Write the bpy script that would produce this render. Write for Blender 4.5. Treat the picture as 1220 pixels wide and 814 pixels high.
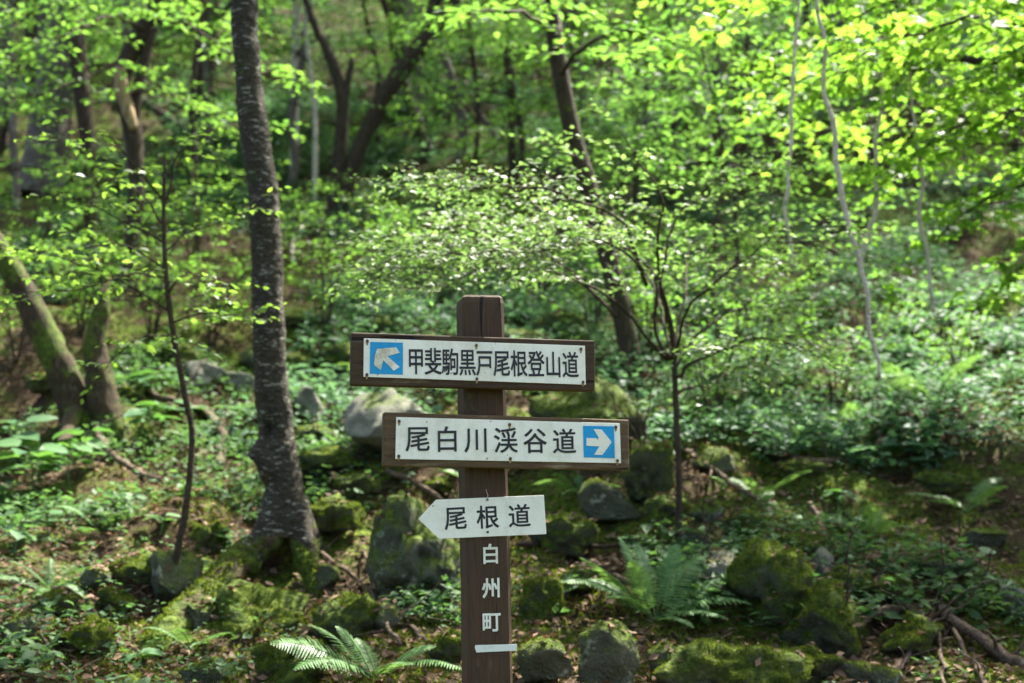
import bpy, bmesh, math, time
import numpy as np
from mathutils import Matrix, Vector
T0 = time.time()
for o in list(bpy.data.objects):
    bpy.data.objects.remove(o)
scene = bpy.context.scene
COL = scene.collection

# ------------------------------------------------------------------ camera
F = 1473.0                       # focal length in photograph pixels (1220 wide)
EYE = np.array([0.0, 0.0, 1.5])
PITCH = math.radians(8.0)
cam_d = bpy.data.cameras.new('camera')
cam = bpy.data.objects.new('camera', cam_d)
COL.objects.link(cam)
cam.location = EYE
cam.rotation_euler = (math.pi / 2 + PITCH, 0, 0)
cam_d.sensor_width = 36.0
cam_d.lens = 36.0 * F / 1220.0
cam_d.clip_start = 0.05
cam_d.clip_end = 500.0
cam_d.dof.use_dof = True
cam_d.dof.focus_distance = 3.12
cam_d.dof.aperture_fstop = 2.8
scene.camera = cam

# ------------------------------------------------------------------ light
SUN_EL = math.radians(60.0)
SUN_AZ = math.radians(38.0)      # compass: 0 = +Y, clockwise to +X  (behind the slope, to the right)
world = bpy.data.worlds.new('World')
scene.world = world
world.use_nodes = True
wn = world.node_tree
sky = wn.nodes.new('ShaderNodeTexSky')
sky.sky_type = 'NISHITA'
sky.sun_disc = False
sky.sun_elevation = SUN_EL
sky.sun_rotation = SUN_AZ
sky.air_density = 0.8
sky.dust_density = 5.0
sky.ozone_density = 0.2
bg = wn.nodes['Background']
bg.inputs['Strength'].default_value = 0.1
wn.links.new(sky.outputs[0], bg.inputs[0])
sun_d = bpy.data.lights.new('sun', 'SUN')
sun_d.energy = 5.0
sun_d.angle = math.radians(0.53)
sun_d.color = (1.0, 0.95, 0.86)
sun = bpy.data.objects.new('sun', sun_d)
COL.objects.link(sun)
to_sun = Vector((math.sin(SUN_AZ) * math.cos(SUN_EL), math.cos(SUN_AZ) * math.cos(SUN_EL), math.sin(SUN_EL)))
sun.rotation_euler = to_sun.to_track_quat('Z', 'Y').to_euler()
sun.location = to_sun * 60

vs = scene.view_settings
vs.view_transform = 'Standard'
vs.look = 'None'
vs.exposure = 2.4
vs.gamma = 1.0
vs.use_curve_mapping = False
cy = scene.cycles
cy.use_denoising = True
cy.max_bounces = 8
cy.diffuse_bounces = 5
cy.glossy_bounces = 2
cy.transmission_bounces = 5
cy.transparent_max_bounces = 4
cy.caustics_reflective = False
cy.caustics_refractive = False
cy.sample_clamp_indirect = 6.0

# ------------------------------------------------------------------ helpers
def ray(px, py):
    x = (px - 610.0) / F
    y = -(py - 407.0) / F
    c, s = math.cos(PITCH), math.sin(PITCH)
    return np.array([x, c - s * y, s + c * y])

def P(px, py, d):
    r = ray(px, py)
    return EYE + r * (d / r[1])

def hash3(ix, iy, iz, seed):
    n = (ix.astype(np.int64) * 374761393 + iy.astype(np.int64) * 668265263 + iz.astype(np.int64) * 2147483647 + seed * 1274126177) & 0xffffffff
    n = ((n ^ (n >> 13)) * 1274126177) & 0xffffffff
    n = ((n ^ (n >> 16)) * 2246822519) & 0xffffffff
    return ((n ^ (n >> 15)) & 0xffffff) / float(0xffffff) * 2 - 1

def vnoise(p, seed=0):
    p = np.asarray(p, float)
    i = np.floor(p).astype(np.int64)
    f = p - i
    f = f * f * (3 - 2 * f)
    r = 0
    for dx in (0, 1):
        wx = f[..., 0] if dx else 1 - f[..., 0]
        for dy in (0, 1):
            wy = f[..., 1] if dy else 1 - f[..., 1]
            for dz in (0, 1):
                wz = f[..., 2] if dz else 1 - f[..., 2]
                r = r + wx * wy * wz * hash3(i[..., 0] + dx, i[..., 1] + dy, i[..., 2] + dz, seed)
    return r

def fbm(p, seed=0, octs=4):
    r, a, p = 0, 1.0, np.asarray(p, float)
    for k in range(octs):
        r = r + a * vnoise(p, seed + k * 17)
        a *= 0.5
        p = p * 2.03
    return r

# ---- terrain height
_ky = [-60, -20, -3, 0, 2.2, 2.7, 3.1, 3.5, 5.4, 7, 8.7, 11, 14.3, 19, 26, 40, 60, 95, 160]
_kz = [-9, -3.2, -.25, 0, .12, .40, .74, 1.0, 1.2, 1.72, 2.42, 3.45, 5.1, 7.7, 11.9, 20.5, 32, 48, 52]
_gy = np.arange(-60, 160, 0.05)
_gz = np.interp(_gy, _ky, _kz)
_k = np.ones(15) / 15
_gz = np.convolve(np.pad(_gz, 7, mode='edge'), _k, 'valid')

def H(x, y):
    x = np.asarray(x, float); y = np.asarray(y, float)
    z = np.interp(y, _gy, _gz)
    amp = np.clip((y - 2.4) / 2.0, 0.1, 1.0)
    p = np.stack([x, y, np.zeros_like(x)], -1)
    z = z + amp * (0.09 * vnoise(p * 1.1, 3) + 0.05 * vnoise(p * 2.6, 4) + 0.025 * vnoise(p * 6.0, 5) + 0.012 * vnoise(p * 14.0, 6))
    z = z + np.clip((y - 8) / 8, 0, 1) * (0.28 * vnoise(p * 0.33, 7) + 0.2 * vnoise(p * 0.16, 8))
    # boulders grown over with moss and soil: rounded humps with creases between them
    b_ = np.clip((y - 4.6) / 2.0, .0, 1.0)
    q = p + .25 * np.stack([vnoise(p * 2.1, 41), vnoise(p * 2.1, 42), 0 * x], -1)
    z = z + b_ * (.20 * np.abs(vnoise(q * 1.15, 43)) + .14 * np.abs(vnoise(q * 2.7, 44)) + .06 * np.abs(vnoise(q * 6.1, 45)) - .12)
    # the strip beside the trail lies lower, most of all in front of the tree at the left
    sy_ = np.clip((y - 3.0) / .5, 0, 1) * np.clip((5.35 - y) / .6, 0, 1)
    z = z - sy_ * (.09 + .10 * np.exp(-((x + 1.15) / .55) ** 2) + .06 * np.exp(-((x - 1.1) / .7) ** 2))
    # undercut earth bank on the right of the slope
    edge = 14.2 + 0.9 * vnoise(p * 0.45, 9)
    s = np.clip((y - edge) / 0.8, 0, 1)
    s = s * s * (3 - 2 * s)
    wx = np.clip((x - 2.5) / 1.5, 0, 1) * np.clip((32 - y) / 12, 0, 1)
    z = z + .9 * s * wx
    return z

def hz(x, y):
    return float(H(np.array([x]), np.array([y]))[0])

def G(px, py):
    """where the sight line through that pixel meets the slope"""
    r = ray(px, py)
    t = np.arange(2.6, 70, 0.03) / r[1]
    pts = EYE + r * t[:, None]
    below = pts[:, 2] < H(pts[:, 0], pts[:, 1])
    k = int(np.argmax(below)) if below.any() else len(t) - 1
    return pts[k]

def pix(p):
    """photograph pixel of world points"""
    v = np.asarray(p, float) - EYE
    c, s = math.cos(PITCH), math.sin(PITCH)
    zf = v[..., 1] * c + v[..., 2] * s
    u = -v[..., 1] * s + v[..., 2] * c
    return np.stack([610 + F * v[..., 0] / zf, 407 - F * u / zf, zf], -1)

# ---- objects
def tag(o, label=None, cat=None, group=None, kind=None):
    if label: o['label'] = label
    if cat: o['category'] = cat
    if group: o['group'] = group
    if kind: o['kind'] = kind
    return o

def thing(name, label, cat, loc, group=None, rot=None):
    o = bpy.data.objects.new(name, None)
    o.empty_display_size = 0.1
    COL.objects.link(o)
    o.location = loc
    if rot is not None: o.rotation_euler = rot
    return tag(o, label, cat, group)

def mesh_np(name, V, T, mat, smooth=True):
    V = np.asarray(V, np.float32); T = np.asarray(T, np.int32)
    k = T.shape[1]
    me = bpy.data.meshes.new(name)
    me.vertices.add(len(V)); me.vertices.foreach_set('co', V.ravel())
    me.loops.add(T.size); me.loops.foreach_set('vertex_index', T.ravel())
    me.polygons.add(len(T))
    me.polygons.foreach_set('loop_start', np.arange(0, T.size, k, dtype=np.int32))
    me.polygons.foreach_set('loop_total', np.full(len(T), k, dtype=np.int32))
    me.polygons.foreach_set('use_smooth', np.full(len(T), smooth, dtype=bool))
    me.update(calc_edges=True)
    me.validate()
    if mat: me.materials.append(mat)
    return me

def link(name, me, parent=None, loc=None):
    o = bpy.data.objects.new(name, me)
    COL.objects.link(o)
    if parent is not None: o.parent = parent
    if loc is not None: o.location = loc
    return o

def mk(name, V, T, mat, parent=None, smooth=True):
    """V in world space; parent must be an unrotated Empty"""
    V = np.asarray(V, float)
    if parent is not None:
        off = np.array(parent.location)
        if parent.parent is not None: off = off + np.array(parent.parent.location)
        V = V - off
    return link(name, mesh_np(name, V, T, mat, smooth), parent)

def catmull(pts, n):
    pts = np.asarray(pts, float)
    if len(pts) == 2:
        t = np.linspace(0, 1, n)[:, None]
        return pts[0] * (1 - t) + pts[1] * t
    p = np.vstack([2 * pts[0] - pts[1], pts, 2 * pts[-1] - pts[-2]])
    u = np.linspace(0, len(pts) - 1 - 1e-9, n)
    i = u.astype(int); f = (u - i)[:, None]
    a, b, c, d = p[i], p[i + 1], p[i + 2], p[i + 3]
    return 0.5 * (2 * b + (c - a) * f + (2 * a - 5 * b + 4 * c - d) * f ** 2 + (3 * b - a - 3 * c + d) * f ** 3)

def tube(pts, rad, sides=8, seed=0, lump=0.0, lumpscale=6.0, cap=True):
    pts = np.asarray(pts, float); n = len(pts)
    rad = np.broadcast_to(np.asarray(rad, float), (n,)) if np.ndim(rad) == 0 else np.asarray(rad, float)
    tg = np.gradient(pts, axis=0)
    tg /= np.linalg.norm(tg, axis=1, keepdims=True) + 1e-12
    a = np.array([1.0, 0.13, 0.05]) if abs(tg[0, 0]) < 0.8 else np.array([0.1, 0.2, 1.0])
    u = np.zeros((n, 3))
    for i in range(n):
        a = a - tg[i] * a.dot(tg[i]); a = a / np.linalg.norm(a)
        u[i] = a
    w = np.cross(tg, u)
    ang = np.linspace(0, 2 * math.pi, sides, endpoint=False)
    ring = u[:, None, :] * np.cos(ang)[None, :, None] + w[:, None, :] * np.sin(ang)[None, :, None]
    R = rad[:, None] * np.ones((1, sides))
    if lump > 0:
        q = pts[:, None, :] + ring * rad[:, None, None]
        R = R * (1 + lump * fbm(q * lumpscale, seed, 3))
    V = (pts[:, None, :] + ring * R[..., None]).reshape(-1, 3)
    i, j = np.meshgrid(np.arange(n - 1), np.arange(sides), indexing='ij')
    a0 = i * sides + j; a1 = i * sides + (j + 1) % sides
    b0 = a0 + sides; b1 = a1 + sides
    T = np.concatenate([np.stack([a0, a1, b1], -1).reshape(-1, 3), np.stack([a0, b1, b0], -1).reshape(-1, 3)])
    if cap:
        V = np.vstack([V, pts[0], pts[-1]])
        k = np.arange(sides); c0 = n * sides
        T = np.vstack([T, np.stack([np.full(sides, c0), (k + 1) % sides, k], -1),
                       np.stack([np.full(sides, c0 + 1), (n - 1) * sides + k, (n - 1) * sides + (k + 1) % sides], -1)])
    return V, T

def merge(parts):
    Vs, Ts, o = [], [], 0
    for V, T in parts:
        Vs.append(V); Ts.append(T + o); o += len(V)
    return np.vstack(Vs), np.vstack(Ts)

def boxm(x0, x1, y0, y1, z0, z1):
    V = np.array([[x, y, z] for x in (x0, x1) for y in (y0, y1) for z in (z0, z1)], float)
    Q = np.array([[0, 1, 3, 2], [4, 6, 7, 5], [0, 4, 5, 1], [2, 3, 7, 6], [0, 2, 6, 4], [1, 5, 7, 3]])
    return V, Q

# ------------------------------------------------------------------ materials
def newmat(name):
    m = bpy.data.materials.new(name); m.use_nodes = True
    nt = m.node_tree
    for n in list(nt.nodes): nt.nodes.remove(n)
    out = nt.nodes.new('ShaderNodeOutputMaterial')
    return m, nt, out

def N(nt, typ, **kw):
    n = nt.nodes.new('ShaderNode' + typ)
    for k, v in kw.items():
        if k in n.inputs: n.inputs[k].default_value = v
        else: setattr(n, k, v)
    return n

def noise(nt, vec, scale, detail=4.0, rough=0.6):
    n = N(nt, 'TexNoise', Scale=scale, Detail=detail, Roughness=rough)
    if vec is not None: nt.links.new(vec, n.inputs['Vector'])
    return n.outputs['Fac']

def ramp(nt, fac, stops):
    r = N(nt, 'ValToRGB')
    el = r.color_ramp.elements
    while len(el) > 1: el.remove(el[-1])
    el[0].position = stops[0][0]; el[0].color = (*stops[0][1], 1)
    for p, c in stops[1:]:
        e = el.new(p); e.color = (*c, 1)
    nt.links.new(fac, r.inputs[0])
    return r.outputs[0]

def mixc(nt, fac, a, b):
    m = N(nt, 'Mix', data_type='RGBA')
    for s, v in ((m.inputs[0], fac), (m.inputs[6], a), (m.inputs[7], b)):
        if isinstance(v, bpy.types.NodeSocket): nt.links.new(v, s)
        elif isinstance(v, (int, float)): s.default_value = v
        else: s.default_value = (*v, 1)
    return m.outputs[2]

def math_(nt, op, a, b=None, clamp=False):
    m = N(nt, 'Math', operation=op, use_clamp=clamp)
    for s, v in ((m.inputs[0], a), (m.inputs[1], b)):
        if v is None: continue
        if isinstance(v, bpy.types.NodeSocket): nt.links.new(v, s)
        else: s.default_value = v
    return m.outputs[0]

def smooth01(nt, v, lo, hi):
    m = N(nt, 'MapRange', interpolation_type='SMOOTHSTEP')
    nt.links.new(v, m.inputs[0]); m.inputs[1].default_value = lo; m.inputs[2].default_value = hi
    return m.outputs[0]

def principled(nt, out, col, rough=0.8, bump=None, strength=0.5, dist=0.01, spec=0.3):
    b = N(nt, 'BsdfPrincipled')
    if isinstance(col, bpy.types.NodeSocket): nt.links.new(col, b.inputs['Base Color'])
    else: b.inputs['Base Color'].default_value = (*col, 1)
    if isinstance(rough, bpy.types.NodeSocket): nt.links.new(rough, b.inputs['Roughness'])
    else: b.inputs['Roughness'].default_value = rough
    b.inputs['Specular IOR Level'].default_value = spec
    if bump is not None:
        bp = N(nt, 'Bump', Strength=strength, Distance=dist)
        nt.links.new(bump, bp.inputs['Height']); nt.links.new(bp.outputs[0], b.inputs['Normal'])
    if out is not None: nt.links.new(b.outputs[0], out.inputs[0])
    return b

def leafmat(name, c0, c1, t0, t1, trans=0.5, rough=0.42, spec=0.5):
    m, nt, out = newmat(name)
    g = N(nt, 'NewGeometry'); oi = N(nt, 'ObjectInfo')
    r = math_(nt, 'FRACT', math_(nt, 'ADD', g.outputs['Random Per Island'], oi.outputs['Random']))
    tc = N(nt, 'TexCoord')
    dr = smooth01(nt, noise(nt, tc.outputs['Object'], .9, 3), .3, .7)
    k0 = tuple(v * .72 for v in c0); u0 = tuple(v * .8 for v in t0)
    c0_ = mixc(nt, dr, k0, c0); t0_ = mixc(nt, dr, u0, t0)
    b = principled(nt, None, mixc(nt, r, c0_, c1), rough, spec=spec)
    t = N(nt, 'BsdfTranslucent')
    nt.links.new(mixc(nt, r, t0_, t1), t.inputs[0])
    mx = N(nt, 'MixShader'); mx.inputs[0].default_value = trans
    nt.links.new(b.outputs[0], mx.inputs[1]); nt.links.new(t.outputs[0], mx.inputs[2])
    nt.links.new(mx.outputs[0], out.inputs[0])
    return m

M = {}
M['leaf'] = leafmat('leaf_green', (.05, .11, .030), (.085, .155, .045), (.11, .28, .035), (.23, .43, .055), .5, .55, .2)
M['leaf_shrub'] = leafmat('leaf_shrub', (.09, .15, .055), (.16, .225, .095), (.15, .31, .06), (.27, .44, .10), .42, .5, .5)
M['leaf_maple'] = leafmat('leaf_maple', (.055, .125, .026), (.095, .175, .04), (.18, .41, .03), (.32, .56, .055), .55, .55, .25)
M['leaf_young'] = leafmat('leaf_young', (.06, .125, .025), (.10, .18, .04), (.17, .36, .04), (.30, .48, .06), .5)
M['leaf_far'] = leafmat('leaf_far', (.042, .10, .032), (.08, .155, .05), (.10, .265, .035), (.22, .42, .06), .5, .6, .18)
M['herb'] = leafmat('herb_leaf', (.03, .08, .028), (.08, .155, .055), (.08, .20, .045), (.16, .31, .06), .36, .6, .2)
M['herb_far'] = leafmat('herb_leaf_hazed', (.045, .11, .06), (.10, .185, .105), (.09, .22, .08), (.16, .31, .11), .36, .6, .22)  # bluish haze over the far slope is put into this leaf colour
M['herb_broad'] = leafmat('broad_leaf', (.045, .13, .045), (.07, .16, .05), (.10, .26, .04), (.15, .33, .05), .35, .5, .35)
M['fern'] = leafmat('fern_leaf', (.075, .18, .05), (.12, .24, .07), (.17, .34, .06), (.22, .40, .07), .35, .45, .4)
M['moss'] = leafmat('moss_tuft', (.05, .085, .009), (.15, .19, .02), (.10, .17, .01), (.24, .30, .02), .3, .8, .1)
M['litter'] = leafmat('dead_leaf', (.07, .042, .024), (.22, .145, .09), (.08, .045, .02), (.14, .08, .035), .15, .75, .15)

def obj_coord(nt, scale=(1, 1, 1)):
    tc = N(nt, 'TexCoord'); mp = N(nt, 'Mapping')
    mp.inputs['Scale'].default_value = scale
    nt.links.new(tc.outputs['Object'], mp.inputs[0])
    return mp.outputs[0]

def moss_mask(nt, v, lo, hi, nscale=5.0):
    """moss grows on what faces up, in ragged patches"""
    g = N(nt, 'NewGeometry'); sx = N(nt, 'SeparateXYZ')
    nt.links.new(g.outputs['Normal'], sx.inputs[0])
    n = noise(nt, v, nscale, 5)
    return smooth01(nt, math_(nt, 'ADD', sx.outputs[2], math_(nt, 'MULTIPLY', math_(nt, 'SUBTRACT', n, 0.5), 2.2)), lo, hi)

def moss_col(nt, v):
    return ramp(nt, noise(nt, v, 38, 3), [(.3, (.024, .044, .006)), (.5, (.065, .10, .012)), (.72, (.14, .18, .02))])

def rockmat(name, c0, c1, lichen, moss_lo, moss_hi, lich_amt=0.58):
    m, nt, out = newmat(name)
    v = obj_coord(nt)
    n1 = noise(nt, v, 7, 8, .65)
    base = ramp(nt, n1, [(.3, c0), (.7, c1)])
    lf = smooth01(nt, noise(nt, v, 11, 6, .7), lich_amt, lich_amt + .07)
    base = mixc(nt, lf, base, lichen)
    base = mixc(nt, moss_mask(nt, v, moss_lo, moss_hi), base, moss_col(nt, v))
    bp = math_(nt, 'ADD', noise(nt, v, 18, 8, .7), math_(nt, 'MULTIPLY', noise(nt, v, 70, 3), .5))
    principled(nt, out, base, .88, bp, 1.0, .035, .2)
    return m
M['rock_pale'] = rockmat('rock_pale', (.11, .11, .08), (.26, .265, .21), (.36, .37, .29), .6, 1.25)
M['rock_mid'] = rockmat('rock_mid', (.05, .055, .032), (.12, .13, .08), (.27, .30, .21), .0, .7, .56)
M['rock_dark'] = rockmat('rock_dark', (.03, .033, .02), (.07, .075, .045), (.26, .29, .21), -.3, .5, .60)
M['rock_moss'] = rockmat('rock_moss', (.05, .055, .032), (.13, .14, .085), (.24, .27, .18), -.75, .25, .60)

def barkmat(name, c0, c1, pale, pale_amt, moss_amt, sc=(1, 1, 1), plates=28):
    m, nt, out = newmat(name)
    v = obj_coord(nt, sc)
    v1 = obj_coord(nt)
    n = noise(nt, v, plates, 6, .65)
    base = ramp(nt, n, [(.32, c0), (.68, c1)])
    base = mixc(nt, smooth01(nt, noise(nt, v, plates * .45, 5, .7), pale_amt, pale_amt + .08), base, pale)
    mo = smooth01(nt, noise(nt, v1, 3.2, 5, .7), moss_amt, moss_amt + .12)
    base = mixc(nt, mo, base, moss_col(nt, v1))
    bp = math_(nt, 'ADD', n, math_(nt, 'MULTIPLY', noise(nt, v, plates * 2.5, 3), .4))
    principled(nt, out, base, .85, bp, 1.0, .02, .2)
    return m
M['bark_main'] = barkmat('bark_lichen', (.020, .017, .011), (.095, .083, .058), (.34, .34, .27), .56, .60, (.8, .8, 2.6), 62)
M['bark_dark'] = barkmat('bark_dark', (.025, .018, .011), (.075, .055, .036), (.14, .13, .10), .62, .60, (2.2, 2.2, .5), 22)
M['bark_grey'] = barkmat('bark_grey', (.07, .055, .045), (.19, .16, .13), (.30, .28, .25), .60, .66, (2.4, 2.4, .35), 16)
M['bark_root'] = barkmat('bark_root', (.03, .022, .011), (.10, .074, .038), (.15, .13, .08), .64, .42, (1.2, 1.2, 1.2), 30)
M['bark_pale'] = barkmat('bark_pale', (.40, .34, .25), (.70, .64, .52), (.12, .09, .06), .60, .74, (1, 1, 3), 14)
M['bark_moss'] = barkmat('bark_moss', (.024, .018, .009), (.08, .058, .03), (.13, .115, .07), .60, .47, (1.8, 1.8, .5), 30)
M['bark_stick'] = barkmat('bark_stick', (.05, .034, .02), (.21, .155, .105), (.30, .25, .19), .60, .62, (2, 2, 2), 34)
M['twig'] = barkmat('bark_twig', (.03, .022, .013), (.075, .055, .034), (.12, .10, .08), .66, .72, (1, 1, 1), 40)
M['wood_bare'] = barkmat('wood_bare', (.22, .15, .07), (.42, .32, .18), (.10, .07, .04), .60, .70, (3, 3, .4), 14)

def groundmat():
    m, nt, out = newmat('forest_floor')
    tc = N(nt, 'TexCoord'); v = tc.outputs['Object']
    n1 = noise(nt, v, 9, 8, .7); n2 = noise(nt, v, 1.4, 5, .65); n3 = noise(nt, v, 45, 4, .6)
    soil = ramp(nt, n3, [(.3, (.02, .013, .007)), (.55, (.055, .036, .02)), (.75, (.13, .09, .055))])
    moss = moss_col(nt, v)
    mm = smooth01(nt, math_(nt, 'ADD', n2, math_(nt, 'MULTIPLY', n1, .5)), .66, .86)
    base = mixc(nt, mm, soil, moss)
    bp = math_(nt, 'ADD', n1, math_(nt, 'MULTIPLY', n3, .4))
    principled(nt, out, base, .95, bp, 1.0, .05, .1)
    return m
M['ground'] = groundmat()

def woodmat(name, c0, c1, worn, axis, worn_lo):
    m, nt, out = newmat(name)
    sc = (2, 30, 30) if axis == 'x' else (30, 30, 1.6)
    v = obj_coord(nt, sc); v1 = obj_coord(nt)
    g = noise(nt, v, 4, 8, .75)
    big = noise(nt, v1, 5, 4)
    base = ramp(nt, math_(nt, 'ADD', math_(nt, 'MULTIPLY', g, .7), math_(nt, 'MULTIPLY', big, .3)), [(.32, c0), (.66, c1)])
    w = smooth01(nt, math_(nt, 'ADD', math_(nt, 'MULTIPLY', noise(nt, v, 2.2, 6, .7), .6), math_(nt, 'MULTIPLY', noise(nt, v1, 9, 4), .5)), worn_lo, worn_lo + .14)
    base = mixc(nt, w, base, worn)
    crack = smooth01(nt, noise(nt, v, 1.7, 3, .5), .66, .70)          # drying cracks along the grain
    base = mixc(nt, crack, base, (.012, .008, .005))
    alg = smooth01(nt, noise(nt, v1, 13, 5, .7), .60, .72)            # algae film in spots
    base = mixc(nt, math_(nt, 'MULTIPLY', alg, .55), base, (.085, .095, .03))
    h = math_(nt, 'SUBTRACT', g, crack)
    principled(nt, out, base, .75, h, .8, .005, .25)
    return m
M['post'] = woodmat('post_wood', (.030, .019, .010), (.088, .056, .029), (.15, .12, .058), 'z', .64)
M['board'] = woodmat('board_wood', (.029, .018, .009), (.084, .054, .027), (.19, .15, .08), 'x', .63)
M['board_old'] = woodmat('board_wood_faded', (.05, .032, .015), (.135, .09, .044), (.24, .195, .11), 'x', .58)

def platemat(name, col, dirt, streak=0.0):
    m, nt, out = newmat(name)
    v = obj_coord(nt); vs_ = obj_coord(nt, (26, 26, 2.2))
    n = noise(nt, v, 14, 6, .65); n2 = noise(nt, v, 160, 3)
    base = mixc(nt, smooth01(nt, math_(nt, 'ADD', n, math_(nt, 'MULTIPLY', n2, .2)), .52, .80), col, dirt)
    if streak:
        st = smooth01(nt, noise(nt, vs_, 2.0, 4, .6), .52, .75)       # rain streaks
        base = mixc(nt, math_(nt, 'MULTIPLY', st, streak), base, tuple(d * .75 for d in dirt))
        sp = smooth01(nt, noise(nt, v, 75, 2, .5), .70, .74)          # specks
        base = mixc(nt, math_(nt, 'MULTIPLY', sp, .7), base, (.22, .21, .12))
    principled(nt, out, base, .42, None, spec=.35)
    return m
M['plate'] = platemat('enamel_white', (.84, .85, .70), (.70, .71, .55), .22)
M['plate_arrow'] = platemat('painted_white_arrow', (.80, .80, .64), (.44, .42, .28), .5)
M['blue'] = platemat('enamel_blue', (.008, .31, .60), (.012, .26, .48))
M['black'] = platemat('lettering_black', (.016, .017, .018), (.035, .035, .035))
M['white_letter'] = platemat('lettering_white', (.78, .80, .66), (.58, .59, .46))
M['tape'] = platemat('tape_white', (.70, .76, .66), (.5, .56, .48))
M['screw'] = platemat('screw_rust', (.05, .035, .02), (.16, .07, .02))
M['rust'] = platemat('rust_run', (.30, .17, .06), (.45, .36, .2))
print('materials', round(time.time() - T0, 1))

# ------------------------------------------------------------------ ground
def build_ground():
    ys = np.concatenate([np.linspace(-60, -4, 20), np.linspace(-3.5, 2.2, 24), np.geomspace(2.3, 22, 330), np.geomspace(22.2, 155, 90)])
    s = np.linspace(-1, 1, 300)
    s = 0.6 * s + 0.4 * s ** 3
    W = np.maximum(4 + 0.9 * np.abs(ys), 6.0)
    X = s[None, :] * W[:, None]
    Y = np.repeat(ys[:, None], len(s), 1)
    Z = H(X, Y)
    V = np.stack([X, Y, Z], -1).reshape(-1, 3)
    n, m = X.shape
    i, j = np.meshgrid(np.arange(n - 1), np.arange(m - 1), indexing='ij')
    a = i * m + j
    Q = np.stack([a, a + 1, a + m + 1, a + m], -1).reshape(-1, 4)
    o = mk('ground', V, Q, M['ground'])
    tag(o, kind='structure')
build_ground()
print('ground', round(time.time() - T0, 1))

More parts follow.
